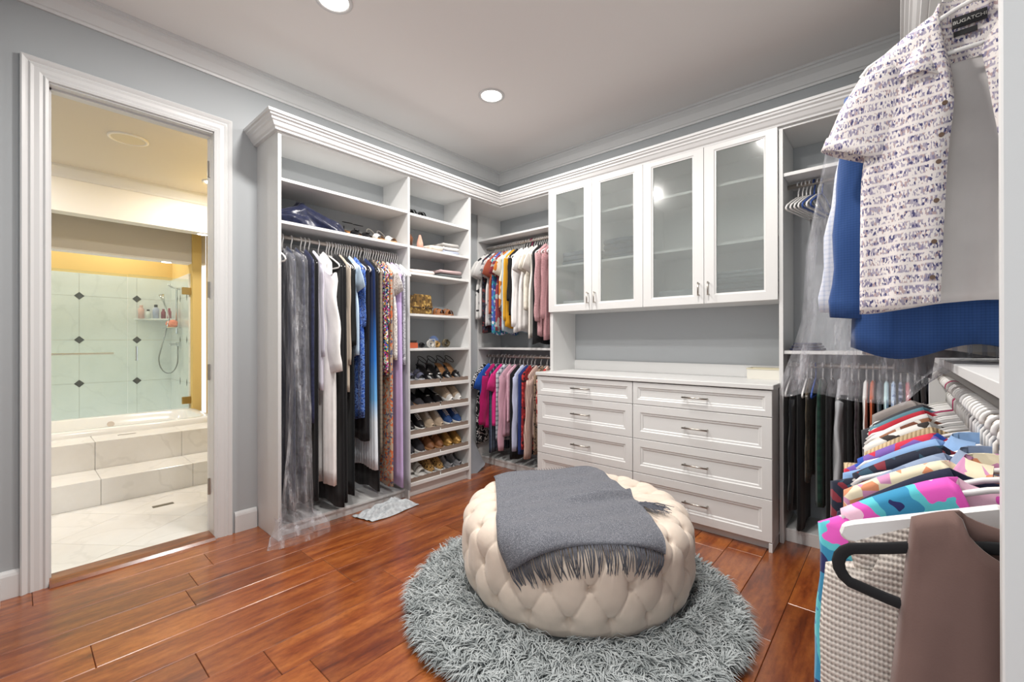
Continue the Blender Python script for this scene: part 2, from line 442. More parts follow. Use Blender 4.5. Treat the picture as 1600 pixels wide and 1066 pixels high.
# shower walls: each marble tile a piece, black diamonds at the crossings
sw = struct(Box(-3.86, -3.765, -4.6, -2.0, 0, 2.8).build('wall_shower', YELL))
ty = [-3.93, -3.432, -2.933, -2.433, -2.085]; tz = [.25, .752, 1.247, 1.745, 2.005]
for a, b_ in zip(ty, ty[1:]):
    for c, d_ in zip(tz, tz[1:]):
        Box(-3.766, -3.75, a + .001, b_ - .001, c + .001, d_ - .001).build('tile', MARBLE_W, sw)
DIA = plain('black marble', '15181a', .2)
for a in (-2.933, -2.433, -3.432):
    for c in (.752, 1.247, 1.745):
        MB().prism([(a, c - .043), (a + .043, c), (a, c + .043), (a - .043, c)], -3.752, -3.7475, 'x').build('diamond_tile', DIA, sw)
ss = struct(MB().box(-3.86, -2.80, -2.085, -2.0, 0, 2.8).box(-2.82, -.12, -1.95, -1.85, 0, .62).box(-2.82, -.12, -1.95, -1.85, 2.1, 2.8).box(-1.95, -.12, -1.95, -1.85, .62, 2.1).box(-2.82, -2.60, -1.95, -1.85, .62, 2.1).build('wall_bath_side', YELL))
for a, b_ in ((-3.75, -3.28), (-3.278, -2.89)):
    for c, d_ in zip(tz, tz[1:]):
        Box(a, b_, -2.10, -2.084, c + .001, d_ - .001).build('tile', MARBLE_W, ss)
for x in (-3.28, -2.98):
    for c in (.752, 1.247, 1.745):
        MB().prism([(x, c - .043), (x + .02, c), (x, c + .043), (x - .02, c)], -2.1015, -2.099, 'y').build('diamond_tile', DIA, ss)
# window of the bath with small panes
wn = struct(MB().box(-2.62, -2.56, -1.97, -1.86, .58, 2.14).box(-1.99, -1.93, -1.97, -1.86, .58, 2.14).box(-2.62, -1.93, -1.97, -1.86, .58, .64).box(-2.62, -1.93, -1.97, -1.86, 2.08, 2.14).build('window_1', TRIM))
for k in range(7):
    z = .64 + k * .205
    for x in (-2.56, -2.35, -2.14):
        Box(x + .006, x + .2, -1.925, -1.915, z + .008, z + .197).build('pane', glassy('window pane', 'f4f8fb', .3) if 'window pane' not in MATS else MATS['window pane'], wn)
        if x > -2.5: Box(x - .008, x + .006, -1.93, -1.91, z, z + .205).build('glazing_bar', TRIM, wn)
    Box(-2.56, -1.99, -1.93, -1.91, z - .006, z + .008).build('glazing_bar', TRIM, wn)
# headers, ceiling
struct(Box(-3.86, -.12, -4.7, -1.85, 2.755, 2.86).build('bath_ceiling', BEIGE))
struct(Box(-4.0, -.12, -4.7, -4.6, 0, 2.86).build('wall_bath_end', BEIGE))
struct(Box(-2.42, -2.27, -4.6, -1.95, 2.365, 2.76).build('trim_6', BW))
struct(sweep([(0, 2.655), (.012, 2.655), (.02, 2.675), (.05, 2.72), (.06, 2.735), (.065, 2.756), (0, 2.756)], [(-2.27, -1.95), (-2.27, -4.6)]).build('trim_7', TRIM))
struct(Box(-2.99, -2.84, -4.6, -1.95, 2.128, 2.76).build('trim_8', BEIGE))
struct(Box(-2.995, -2.835, -4.6, -1.95, 2.112, 2.13).build('trim_9', BW))
sp = thing('ceiling_speaker', 'round white speaker grille in the bathroom ceiling', 'speaker', (-1.16, -2.85, 2.755))
MB().lathe([(.12, 0), (.12, -.008), (.105, -.012), (.10, -.004)], (-1.16, -2.85, 2.755), 32).build('rim', BW, sp, smooth=True)
MB().lathe([(.10, -.006), (.0, -.010)], (-1.16, -2.85, 2.755), 32).build('grille', plain('grille cloth', 'd8cfb8', .9), sp)
for (x, y, z) in ((-2.345, -2.10, 2.365), (-2.915, -2.30, 2.112)):
    lt = thing('downlight', 'small round bathroom downlight in the header over the ' + ('tub' if x > -2.5 else 'shower glass'), 'ceiling light', (x, y, z))
    MB().lathe([(.055, 0), (.055, -.004), (.045, -.005)], (x, y, z), 24).build('rim', TRIM, lt, smooth=True)
    MB().lathe([(.045, -.004), (.0, -.0045)], (x, y, z), 24).build('lens', LAMPM, lt)
# shower glass
gp = thing('shower_screen', 'fixed frameless glass shower screen with a chrome towel bar', 'glass screen', (-2.87, -3.2, .474))
Box(-2.875, -2.865, -4.1, -2.634, .474, 1.93).build('glass_panel', SHOWER, gp)
MB().tube([(-2.79, -3.19, 1.105), (-2.79, -2.75, 1.105)], .009, 8).tube([(-2.865, -3.17, 1.105), (-2.79, -3.17, 1.105)], .008, 8).tube([(-2.865, -2.77, 1.105), (-2.79, -2.77, 1.105)], .008, 8).build('towel_bar', CHROME, gp)
gd = thing('shower_door', 'frameless hinged glass shower door with a short chrome pull', 'glass door', (-2.87, -2.35, .474))
Box(-2.875, -2.865, -2.63, -2.11, .476, 1.935).build('glass_panel', SHOWER, gd)
MB().tube([(-2.865, -2.567, 1.17), (-2.82, -2.567, 1.17), (-2.82, -2.567, 1.03), (-2.865, -2.567, 1.03)], .009, 8).build('pull_handle', CHROME, gd)
for z in (.56, 1.80): Box(-2.885, -2.855, -2.17, -2.085, z - .04, z + .04).build('hinge', plain('brass hinge', 'b9a06a', .3, 1.), gd, bevel=.003)
# shower fittings on the side wall
sh = thing('hand_shower', 'chrome rail shower with hand spray and looped hose', 'shower', (-3.3, -2.10, 1.2))
MB().tube([(-3.3, -2.13, 1.32), (-3.3, -2.13, 1.86), (-3.27, -2.2, 1.88), (-3.1, -2.24, 1.88)], .011, 8).tube([(-3.3, -2.10, 1.86), (-3.3, -2.135, 1.86)], .012, 8).build('rail', CHROME, sh, smooth=True)
MB().tube([(-3.31, -2.2, 1.5), (-3.32, -2.25, 1.7), (-3.33, -2.27, 1.78)], [.010, .012, .03], 10).build('spray_head', CHROME, sh, smooth=True)
MB().tube([(-3.31, -2.2, 1.5)] + [(-3.3, -2.17 + .09 * math.cos(R(a)) - .04, 1.02 + .17 * math.sin(R(a))) for a in range(170, 372, 16)] + [(-3.3, -2.12, 1.2)], .007, 6).build('hose', plain('steel hose', '9a9c9c', .3, .9), sh, smooth=True)
MB().box(-3.36, -3.24, -2.13, -2.1, 1.17, 1.22).tube([(-3.30, -2.12, 1.19), (-3.30, -2.2, 1.19)], .014, 8).build('valve', CHROME, sh, bevel=.004)
tr_ = thing('soap_tray', 'small chrome wire tray on the shower rail', 'tray', (-3.3, -2.15, 1.4))
MB().tube([(-3.42, -2.11, 1.39), (-3.42, -2.24, 1.39), (-3.18, -2.24, 1.39), (-3.18, -2.11, 1.39)], .006, 6).box(-3.42, -3.18, -2.24, -2.11, 1.383, 1.387).build('wire', CHROME, tr_)
for k, (x, y) in enumerate(((-3.362, -2.178), (-3.238, -2.178))):
    mb = MB(); rr = random.Random(k)
    mb.ell((x, y, 1.4345), .044, .046, .046, 12, 8)
    mb.v = [(p[0] + rr.uniform(-.004, .004), p[1] + rr.uniform(-.004, .004), p[2] + rr.uniform(0, .006)) for p in mb.v]
    tag(mb.build('bath_puff', fab('coral puff', 'ef8a6c', 'plain')), 'coral mesh bath puff on the chrome shower tray', 'bath puff', 'bath puffs on the shower tray')
tag(MB().prism([(-3.75, -2.10), (-3.42, -2.10), (-3.75, -2.46)], 1.49, 1.508, 'z').build('corner_shelf', MARBLE_W), 'triangular white marble corner shelf in the shower', 'shelf')
for (x, y, h_, r_, c, l) in ((-3.70, -2.40, .16, .03, 'e6b7ab', 'tall pink bottle'), (-3.66, -2.34, .11, .026, 'dfe3dd', 'short pale bottle with black cap'), (-3.64, -2.27, .17, .032, 'b8bfd8', 'lavender bottle with black cap'), (-3.62, -2.20, .12, .024, '8a2f4a', 'small wine red bottle'), (-3.58, -2.15, .13, .022, 'a03a55', 'slim crimson bottle')):
    bt = thing('toiletry_bottle', l + ' on the marble shower shelf', 'bottle', (x, y, 1.508), 'bottles on the shower shelf')
    MB().lathe([(0, 0), (r_, 0), (r_, h_ * .7), (r_ * .5, h_ * .82), (r_ * .45, h_ * .85)], (x, y, 1.508), 12).build('body', plain('btl ' + c, c, .3), bt, smooth=True)
    MB().lathe([(r_ * .55, h_ * .82), (r_ * .55, h_), (0, h_)], (x, y, 1.508), 12).build('cap', BLACKM if 'black' in l else plain('btl ' + c, c, .3), bt)

# ------------------------------------------------------------------ lamps
def downlight(x, y, z, watts, label, size=.075, real=True, col=(1, .965, .92)):
    lt = thing('recessed_light', label, 'ceiling light', (x, y, z), 'recessed ceiling lights')
    MB().lathe([(size + .018, 0), (size + .018, -.005), (size, -.007), (size - .004, -.002)], (x, y, z), 32).build('rim', TRIM, lt, smooth=True)
    MB().lathe([(size - .003, -.003), (0, -.0035)], (x, y, z), 32).build('lens', LAMPM, lt)
    ld = bpy.data.lights.new('lamp_light', 'AREA'); ld.shape = 'DISK'; ld.size = size * 2; ld.energy = watts; ld.color = col
    lo = bpy.data.objects.new('lamp_light', ld); COL.objects.link(lo); lo.parent = lt; lo.location = (0, 0, -.012)
for x, y, l in ((1.01, -1.16, 'in front of the shoe tower'), (1.01, -2.33, 'near the bathroom door'), (2.38, -1.62, 'above the ottoman'), (2.38, -2.75, 'near the closet entrance')):
    downlight(x, y, H, LAMP_W, 'round recessed closet ceiling light ' + l)
for x, y in ((-.75, -3.75), (-.75, -2.1), (-1.75, -3.75), (-1.75, -2.15)):  # invented lamps outside the view, added to light the bathroom
    downlight(x, y, 2.755, BATH_W, 'round unseen ceiling light added to brighten the bathroom', col=(1, .98, .96))
for x, y in ((-3.4, -2.6), (-3.4, -3.6)):  # two more unseen lamps added to brighten the shower
    downlight(x, y, 2.755, BATH_W * .6, 'round unseen ceiling light added to brighten the shower', col=(1, .98, .95))

# ------------------------------------------------------------------ cabinetry
def part(mb, name, parent, mat=None, bevel=.0012, **k): return mb.build(name, mat or WHITE, parent, bevel=bevel, **k)
# left hanging bay
cb = thing('closet_bay', 'tall white open closet bay with a hanging rod beside the bathroom door', 'closet unit', (.17, -1.87, 0))
part(Box(0, D, -2.353, -2.333, 0, ZT), 'side_panel', cb); part(Box(0, D, -1.404, -1.386, 0, ZT), 'side_panel', cb)
part(Box(0, D, -2.333, -1.404, ZT - .02, ZT), 'top_panel', cb)
for z in (2.235, 1.972): part(Box(0, D - .004, -2.333, -1.404, z - .019, z), 'shelf', cb)
part(Box(0, .30, -2.333, -1.404, .052, .070), 'bottom_panel', cb); part(Box(.27, .285, -2.333, -1.404, 0, .052), 'toe_kick', cb)
part(MB().tube([(.2, -2.333, 1.9), (.2, -1.404, 1.9)], .0135, 14), 'rod', cb, ROD, 0, smooth=True)
part(Box(0, .015, -2.333, -1.404, 1.80, 1.90), 'back_cleat', cb)
# shoe tower
tw = thing('shoe_tower', 'white shelf tower with slanted shoe racks between the hanging bays', 'shelving unit', (.17, -1.07, 0))
part(Box(0, D, -.758, -.7376, 0, ZT), 'side_panel', tw)
part(Box(0, D, -1.386, -.758, ZT - .02, ZT), 'top_panel', tw)
for z in (2.228, 1.972, 1.766, 1.441, 1.168): part(Box(0, D - .004, -1.386, -.758, z - .019, z), 'shelf', tw)
RACK = (.885, .690, .492, .307, .118)
SL = math.atan2(.085, .30)
for z in RACK:
    part(MB().prism([(.02, z + .085), (.335, z - .004), (.335, z - .026), (.02, z + .063)], -1.386, -.758, 'y'), 'shoe_rack', tw)
    for a, b_ in ((-1.384, -1.078), (-1.066, -.760)):
        mb = MB(); k = 12
        pts = [(a, z - .003), (b_, z - .003), (b_, z + .03)] + [(b_ + (a - b_) * i / k, z + .03 + .003 * math.sin(i * 2.6)) for i in range(1, k)] + [(a, z + .03)]
        mb.prism(pts, .328, .332, 'x'); part(mb, 'shoe_fence', tw, TAUPE, 0)
    part(Box(.332, .345, -1.386, -.758, z - .030, z - .002), 'rack_edge', tw)
part(Box(.29, .305, -1.386, -.758, 0, .085), 'toe_kick', tw)
# corner unit on the back wall
cu = thing('corner_bay', 'white double-hung corner closet bay between the shoe tower and the dresser', 'closet unit', (.46, -.17, 0))
part(Box(0.002, .02, -.33, 0, 0, ZT), 'side_panel', cu)
part(MB().box(0, .935, -DB, 0, ZT - .02, ZT).box(0, D, -.7376, -DB, ZT - .02, ZT), 'top_panel', cu)
part(Box(.02, .935, -.33, -.002, 2.222, 2.24), 'shelf', cu); part(Box(.02, .935, -.33, -.002, 1.143, 1.162), 'shelf', cu)
part(Box(.02, .935, -.29, -.002, .05, .068), 'bottom_panel', cu); part(Box(.02, .935, -.285, -.27, 0, .05), 'toe_kick', cu)
for z in (2.172, 1.074): part(MB().tube([(.02, -.2, z), (.935, -.2, z)], .0135, 14), 'rod', cu, ROD, 0, smooth=True)
# hutch with frosted doors
hu = thing('wall_cabinet', 'white hutch cabinet with four frosted glass doors above the dresser', 'cabinet', (1.8, -.18, 0))
part(Box(.935, .965, -DB, -.002, 0, ZT), 'side_panel', hu); part(Box(2.652, 2.674, -DB, -.002, 0, ZT), 'side_panel', hu)
part(Box(.965, 2.652, -DB, -.002, ZT - .02, ZT), 'top_panel', hu); part(Box(.965, 2.652, -DB + .004, -.002, 1.471, 1.492), 'bottom_panel', hu)
part(Box(1.782, 1.80, -DB + .004, -.002, 1.492, ZT - .02), 'divider', hu)
part(Box(.965, 2.652, -.012, -.002, 1.492, ZT - .02), 'back_panel', hu)
for z in (1.872, 2.262):
    part(Box(.965, 1.782, -.335, -.012, z - .018, z), 'shelf', hu); part(Box(1.80, 2.652, -.335, -.012, z - .018, z), 'shelf', hu)
def rings(x0, x1, z0, z1, yf, spec, back, hole=True):
    """panel front facing -y built from concentric rectangles (inset, depth back from yf)"""
    mb = MB(); rr = []
    for ins, dp in spec:
        ia = ins if isinstance(ins, tuple) else (ins, ins, ins, ins)     # left right bottom top
        rr.append([(x0 + ia[0], yf + dp, z0 + ia[2]), (x1 - ia[1], yf + dp, z0 + ia[2]), (x1 - ia[1], yf + dp, z1 - ia[3]), (x0 + ia[0], yf + dp, z1 - ia[3])])
    full = [(x0, back, z0), (x1, back, z0), (x1, back, z1), (x0, back, z1)]
    rows = [full] + rr
    if hole:
        last = rr[-1]; rows.append([(p[0], back, p[2]) for p in last]); rows.append(full)
    mb.grid(rows, False, True)
    if not hole:
        n = len(mb.v); mb.f.append((n - 4, n - 3, n - 2, n - 1)); mb.f.append((3, 2, 1, 0))
    return mb
dx = [.933, 1.362, 1.7915, 2.2215, 2.651]
for i in range(4):
    a, b_ = dx[i] + .0015, dx[i + 1] - .0015; z0, z1 = 1.472, 2.516; yf = -.3786
    o0 = (.062, .062, .052, .034); o1 = (.068, .068, .058, .040); o2 = (.075, .075, .064, .046)
    d_ = part(rings(a, b_, z0, z1, yf, [(0, .001), (.001, 0), (o0, 0), (o1, .005), (o2, .006)], -.3582), 'door', hu, bevel=0)
    Box(a + .07, b_ - .07, -.367, -.363, z0 + .06, z1 - .042).build('pane', FROST, d_)
    xh = b_ - .03 if i % 2 == 0 else a + .03
    MB().tube([(xh, -.405, 1.525), (xh, -.405, 1.615)], .005, 8).tube([(xh, -.378, 1.532), (xh, -.405, 1.532)], .004, 6).tube([(xh, -.378, 1.608), (xh, -.405, 1.608)], .004, 6).build('handle', NICKEL, d_, smooth=True)
part(Box(.965, 2.652, -.022, -.002, .968, 1.052), 'back_rail', hu)
# dresser
ds = thing('dresser', 'wide white eight-drawer dresser with bar handles under the glass cabinet', 'dresser', (1.79, -.27, 0))
part(MB().box(.937, .957, -.52, -.36, 0, .94).box(2.63, 2.649, -.5213, -.36, 0, .94).box(1.78, 1.798, -.52, -.01, .06, .94).box(.966, 2.651, -.52, -.01, .05, .06).box(.966, 2.651, -.03, -.01, .06, .94), 'body', ds)
part(Box(.9255, 2.6575, -.552, -.3578, .94, .968), 'counter_top', ds, bevel=.003); part(Box(.966, 2.651, -.358, -.023, .94, .968), 'counter_back', ds, bevel=0)
part(Box(.957, 2.63, -.49, -.475, 0, .055), 'toe_kick', ds)
part(Box(2.63, 2.6495, -.541, -.5, 0, .052), 'foot', ds); part(Box(.937, .957, -.541, -.5, 0, .052), 'foot', ds)
zz = [.056, .304, .541, .780, .936]
for (xa, xb) in ((.936, 1.787), (1.7895, 2.650)):
    for za, zb in zip(zz, zz[1:]):
        a, b_ = xa + .0015, xb - .0015; z0, z1 = za + .0015, zb - .002
        d_ = part(rings(a, b_, z0, z1, -.5415, [(0, .002), (.002, 0), (.052 if zb < .9 else .034, 0), (.058 if zb < .9 else .040, .005), (.068 if zb < .9 else .048, .006), (.074 if zb < .9 else .053, .011)], -.5205, False), 'drawer', ds, bevel=0)
        xm = (a + b_) / 2; zm = (z0 + z1) / 2; L_ = .080
        MB().tube([(xm - L_, -.566, zm), (xm + L_, -.566, zm)], .0055, 8).tube([(xm - L_ + .01, -.53, zm), (xm - L_ + .01, -.566, zm)], .0045, 6).tube([(xm + L_ - .01, -.53, zm), (xm + L_ - .01, -.566, zm)], .0045, 6).build('handle', NICKEL, d_, smooth=True)
# right bay on the back wall
rb = thing('back_right_bay', 'white double-hung closet bay between the glass cabinet and the side closet', 'closet unit', (3.1, -.17, 0))
part(Box(2.674, XR, -DB, -.002, ZT - .02, ZT), 'top_panel', rb)
part(Box(2.6745, XR - .002, -.345, -.002, 2.215, 2.236), 'shelf', rb); part(Box(2.6745, XR - .002, -.345, -.002, 1.143, 1.163), 'shelf', rb)
part(Box(2.6745, XR - .002, -.30, -.002, .06, .078), 'bottom_panel', rb); part(Box(2.6745, XR - .002, -.30, -.285, 0, .06), 'toe_kick', rb)
for z in (2.186, 1.072): part(MB().tube([(2.674, -.2, z), (XR, -.2, z)], .0135, 14), 'rod', rb, ROD, 0, smooth=True)
# side closet on the right wall
rc = thing('side_closet', 'white double-hung closet along the right wall with a plain end panel', 'closet unit', (3.46, -1.7, 0))
part(Box(XC, XR - .002, YP, YP + .02, 0, ZT), 'end_panel', rc, bevel=.002)
part(Box(3.292, XR - .002, -.80, -.78, 0, ZT), 'side_panel', rc)
part(Box(XC, XR - .002, YP + .02, -DB - .001, ZT - .02, ZT), 'top_panel', rc)
part(Box(3.292, XR - .002, YP + .02, -.80, 1.142, 1.164), 'shelf', rc); part(Box(3.292, XR - .002, YP + .02, -.80, 2.216, 2.236), 'shelf', rc)
part(Box(3.30, XR - .002, YP + .02, -.80, .05, .07), 'bottom_panel', rc)
RX = 3.325
for z in (2.17, 1.072): part(MB().tube([(RX, YP + .02, z), (RX, -.80, z)], .0135, 14), 'rod', rc, ROD, 0, smooth=True)
# ------------------------------------------------------------------ ottoman
OC = (1.925, -1.49); OR = .575; OZ = .405
VELVET = fab('cream velvet', 'd9cabb', 'plain', rough=.7, sheen=.3)
ot = thing('ottoman', 'round cream button-tufted velvet ottoman on the shaggy rug', 'ottoman', (OC[0], OC[1], .0165))
NB = 21; PH = R(-7.8)
prof = [(.500, .018), (.538, .032), (.560, .07), (.572, .11)]
for k in range(1, 8): prof.append((.575 + .004 * math.sin(k / 8 * math.pi), .11 + .19 * k / 8))
for k in range(0, 11): prof.append((.475 + .1 * math.cos(math.pi / 2 * k / 10), .305 + .1 * math.sin(math.pi / 2 * k / 10)))
for k in range(1, 10): prof.append((.475 * (1 - k / 9.) + .0, .405 + .012 * math.sin(math.pi * k / 18)))
# resample by arc length
pl_ = [0]
for a, b_ in zip(prof, prof[1:]): pl_.append(pl_[-1] + math.dist(a, b_))
NS = 170; smax = pl_[-1]
ss_ = np.linspace(0, smax, NS)
pr = np.interp(ss_, pl_, [p[0] for p in prof]); pz = np.interp(ss_, pl_, [p[1] for p in prof])
s_row0 = .127; row_h = .135
def tuft(u, s):
    v_ = (s - s_row0) / row_h; vv_ = max(v_, 0)
    a = u + vv_ * .5; b_ = u - vv_ * .5
    fa = abs(math.sin(math.pi * a)); fb = abs(math.sin(math.pi * b_))
    d_ = min(abs(a - round(a)), abs(b_ - round(b_)))
    nr = round(v_); best = 9
    for r_ in (nr - 1, nr, nr + 1):
        if r_ < 0: continue
        off = .5 * (r_ % 2); du = (u - off) - round(u - off)
        best = min(best, math.hypot(du * .17, (v_ - r_) * row_h))
    fade = 1.
    if v_ < 0: fade = max(0., 1 + v_ * 1.1)
    if s > .6: fade = max(0., 1 - (s - .6) / .15)
    return (.010 * (fa * fb) ** .5 - .002 - .007 * math.exp(-d_ / .02) * (.25 + math.exp(-best / .05)) - .020 * math.exp(-(best / .013) ** 2) - .022 * math.exp(-best / .030)) * fade
rows = []; NA = NB * 26
for i in range(NS):
    tr = (pr[min(i + 1, NS - 1)] - pr[max(i - 1, 0)], pz[min(i + 1, NS - 1)] - pz[max(i - 1, 0)])
    L_ = math.hypot(*tr) or 1; nr_, nz_ = tr[1] / L_, -tr[0] / L_
    row = []
    for j in range(NA):
        a = 2 * math.pi * j / NA + PH; d_ = tuft(j / NA * NB, ss_[i])
        rr_ = max(pr[i] + nr_ * d_, .0005); z = pz[i] + nz_ * d_
        row.append((OC[0] + rr_ * math.cos(a), OC[1] + rr_ * math.sin(a), z + .0))
    rows.append(row)
MB().grid(rows, False, True).build('upholstery', VELVET, ot, smooth=True)
MB().lathe([(.0, .0165), (.515, .0165), (.52, .035)], (OC[0], OC[1], 0), 48).build('base', BLACKM, ot)
btn = MB().ell((0, 0, 0), .013, .013, .007, 12, 6)
bme = None
for r_ in range(0, 7):
    s = s_row0 + r_ * row_h
    if s > .62: break
    ri = float(np.interp(s, ss_, pr)); zi = float(np.interp(s, ss_, pz))
    r2 = float(np.interp(s + .01, ss_, pr)); z2 = float(np.interp(s + .01, ss_, pz)); r1 = float(np.interp(s - .01, ss_, pr)); z1 = float(np.interp(s - .01, ss_, pz))
    tl_ = math.hypot(r2 - r1, z2 - z1); n_r, n_z = (z2 - z1) / tl_, -(r2 - r1) / tl_
    for k in range(NB):
        a = 2 * math.pi * (k + .5 * (r_ % 2)) / NB + PH
        c_ = (ri - n_r * .044) * 1.0
        if bme is None:
            b0 = btn.build('button', VELVET, ot, smooth=True, world=False); bme = b0.data; ob = b0
        else:
            ob = bpy.data.objects.new('button', bme); COL.objects.link(ob); ob.parent = ot
        ob.location = (c_ * math.cos(a), c_ * math.sin(a), zi - n_z * .044 - .0165)
        ob.rotation_euler = (0, math.atan2(n_r, n_z), a)

# ------------------------------------------------------------------ throw blanket
THROW = fab('heather grey wool', '66686f', 'heather', '50525a', '85878e', rough=.95, sheen=.1)
def drape(x, y, off=.012):
    dx_, dy_ = x - OC[0], y - OC[1]; rho = math.hypot(dx_, dy_) + 1e-9; R0 = .475; e = .1
    if rho < R0: r_, z, nr_, nz_ = rho, OZ + .010, 0, 1
    else:
        s = rho - R0
        if s < e * math.pi / 2: r_, z = R0 + e * math.sin(s / e), .315 + e * math.cos(s / e); nr_, nz_ = math.sin(s / e), math.cos(s / e)
        else: r_, z, nr_, nz_ = R0 + e, .315 - (s - e * math.pi / 2), 1, 0
    return Vector((OC[0] + dx_ / rho * (r_ + nr_ * off), OC[1] + dy_ / rho * (r_ + nr_ * off), z + nz_ * off))
A_, B_, D_, E_ = Vector((1.39, -1.53)), Vector((1.76, -1.0)), Vector((2.49, -1.68)), Vector((2.0, -2.16))
th = thing('throw_blanket', 'heather grey wool throw with fringe draped over the cream ottoman', 'blanket', (1.93, -1.6, .42))
def tpos(p, q):
    f = (A_ * (1 - p) + B_ * p) * (1 - q) + (E_ * (1 - p) + D_ * p) * q
    f = f + (D_ - E_).normalized() * (.035 * math.sin(q * 3.1) * (1 if p > .5 else .15) * (2 * abs(p - .5)))
    wr = .004 + .007 * (math.sin(9 * q + 3 * p) * .5 + .5) * math.sin(math.pi * p) + .034 * math.exp(-((q - .5 - .06 * math.sin(3 * p)) / .026) ** 2) * (p > .25) * min(1, (p - .25) * 2) + .007 * (math.sin(21 * q - 5 * p + 2 * math.sin(4 * p)) * .5 + .5) + .004 * math.sin(38 * q + 9 * p)
    return f, wr
NPq, NQ = 40, 60; top = []; bot = []
for j in range(NQ + 1):
    rt, rbm = [], []
    for i in range(NPq + 1):
        f, wr = tpos(i / NPq, j / NQ); rt.append(drape(f.x, f.y, .010 + wr)); rbm.append(drape(f.x, f.y, .004 + wr))
    top.append(rt); bot.append(rbm)
mb = MB().grid(top).grid(bot)
n = (NPq + 1) * (NQ + 1)
def idx(j, i, b=0): return b * n + j * (NPq + 1) + i
for j in range(NQ):
    for i in (0, NPq): mb.f.append((idx(j, i), idx(j + 1, i), idx(j + 1, i, 1), idx(j, i, 1)))
for i in range(NPq):
    for j in (0, NQ): mb.f.append((idx(j, i), idx(j, i + 1), idx(j, i + 1, 1), idx(j, i, 1)))
mb.build('cloth', THROW, th, smooth=True)
fr = MB(); dirq = ((E_ + D_) / 2 - (A_ + B_) / 2).normalized()
DARKW = fab('dark grey yarn', '565860', 'plain', rough=.95)
for k in range(92):
    p = (k + .5) / 92 + rnd.uniform(-.004, .004); f, wr = tpos(p, 1.0)
    L_ = rnd.uniform(.085, .115); sw_ = rnd.uniform(-.02, .02) + .012 * math.sin(k * .7)
    pts = []
    for m in range(6):
        g = f + dirq * (L_ * m / 5) + (D_ - E_).normalized() * (sw_ * (m / 5) ** 2)
        pts.append(drape(g.x, g.y, .012 + .006 * math.sin(m)))
    fr.tube(pts, [.0026, .0024, .0024, .0022, .002, .001], 4)
fr.build('fringe', DARKW, th, kind='stuff')
fr = MB()
for k in range(46):
    a = rnd.uniform(-.5, .35); L_ = rnd.uniform(.07, .16); o = Vector((2.245 + rnd.uniform(-.01, .015), -1.41 + rnd.uniform(-.03, .02)))
    d_ = Vector((math.cos(a + .1), math.sin(a + .1)))
    pts = [drape(*(o + d_ * (L_ * m / 4) + Vector((-d_.y, d_.x)) * (rnd.uniform(-.006, .006) * m)), .018 + .010 * math.sin(m * .9) * rnd.random()) for m in range(5)]
    fr.tube(pts, [.003, .003, .0026, .002, .001], 4)
for k in range(40):
    p = (k + .5) / 40; f, wr = tpos(p, 0.)
    pts = [drape(*(f - dirq * (.02 * m)), .012) for m in range(4)]
    fr.tube(pts, [.0026, .0024, .002, .001], 4)
fr.build('fringe', DARKW, th, kind='stuff')

# ------------------------------------------------------------------ shaggy rug
RC = (1.99, -1.63); RR = .735
rug = thing('shag_rug', 'round grey faux-fur shag rug under the ottoman', 'rug', (RC[0], RC[1], 0))
MB().lathe([(0, .0), (RR, .0), (RR, .012), (0, .014)], (RC[0], RC[1], 0), 64).build('backing', fab('rug backing', '8f9596', 'plain'), rug)
def fur(n, seed):
    g = np.random.default_rng(seed)
    r = np.sqrt(g.uniform(.30 ** 2 * 1.0, 1, n)) * RR; a = g.uniform(0, 2 * np.pi, n)
    base = np.stack([RC[0] + r * np.cos(a), RC[1] + r * np.sin(a), np.full(n, .010)], 1)
    cl = np.sin(a * 23 + r * 31) + np.sin(a * 11 - r * 47) + np.sin(r * 80 + a * 5) * .6
    ang = a + cl * .75 + g.normal(0, .45, n)
    L = g.uniform(.045, .085, n); up = g.uniform(.25, .8, n)
    und = np.hypot(base[:, 0] - OC[0], base[:, 1] - OC[1]) < .548
    up = np.where(und, up * .06, up); base[:, 2] = np.where(und, .0135, base[:, 2])
    d = np.stack([np.cos(ang), np.sin(ang)], 1); side = np.stack([-d[:, 1], d[:, 0], np.zeros(n)], 1)
    wd = g.uniform(.0016, .0030, n)[:, None]
    def pt(t, drop):
        return base + np.concatenate([d * (L * t)[:, None], (L * up * drop)[:, None]], 1)
    p1 = pt(np.full(n, .35), np.full(n, .75)); p2 = pt(np.full(n, .75), np.full(n, .95)); p3 = pt(np.full(n, 1.15), np.full(n, .62))
    V = np.stack([base - side * wd, base + side * wd, p1 - side * wd * 1.1, p1 + side * wd * 1.1, p2 - side * wd * .8, p2 + side * wd * .8, p3], 1).reshape(-1, 3)
    o = np.arange(n)[:, None] * 7
    F = np.concatenate([o + np.array([[0, 1, 3]]), o + np.array([[0, 3, 2]]), o + np.array([[2, 3, 5]]), o + np.array([[2, 5, 4]]), o + np.array([[4, 5, 6]])], 0)
    return V, F
V, F = fur(75000, 3)
me = bpy.data.meshes.new('pile'); me.vertices.add(len(V)); me.vertices.foreach_set('co', (V - np.array([RC[0], RC[1], 0])).astype(np.float32).ravel())
me.loops.add(F.size); me.loops.foreach_set('vertex_index', F.astype(np.int32).ravel())
me.polygons.add(len(F)); me.polygons.foreach_set('loop_start', np.arange(0, F.size, 3, dtype=np.int32))
me.update(calc_edges=True); me.validate()
m_, nt_, b_s = newmat('rug pile'); vv = coords(nt_)
link(nt_, ramp(nt_, noise(nt_, vv, 14, 3), [(.3, '868d8e'), (.65, 'b4babb')]), b_s.inputs['Base Color']); b_s.inputs['Roughness'].default_value = .8
me.materials.append(m_)
ob = bpy.data.objects.new('pile', me); COL.objects.link(ob); ob.parent = rug; ob['kind'] = 'stuff'

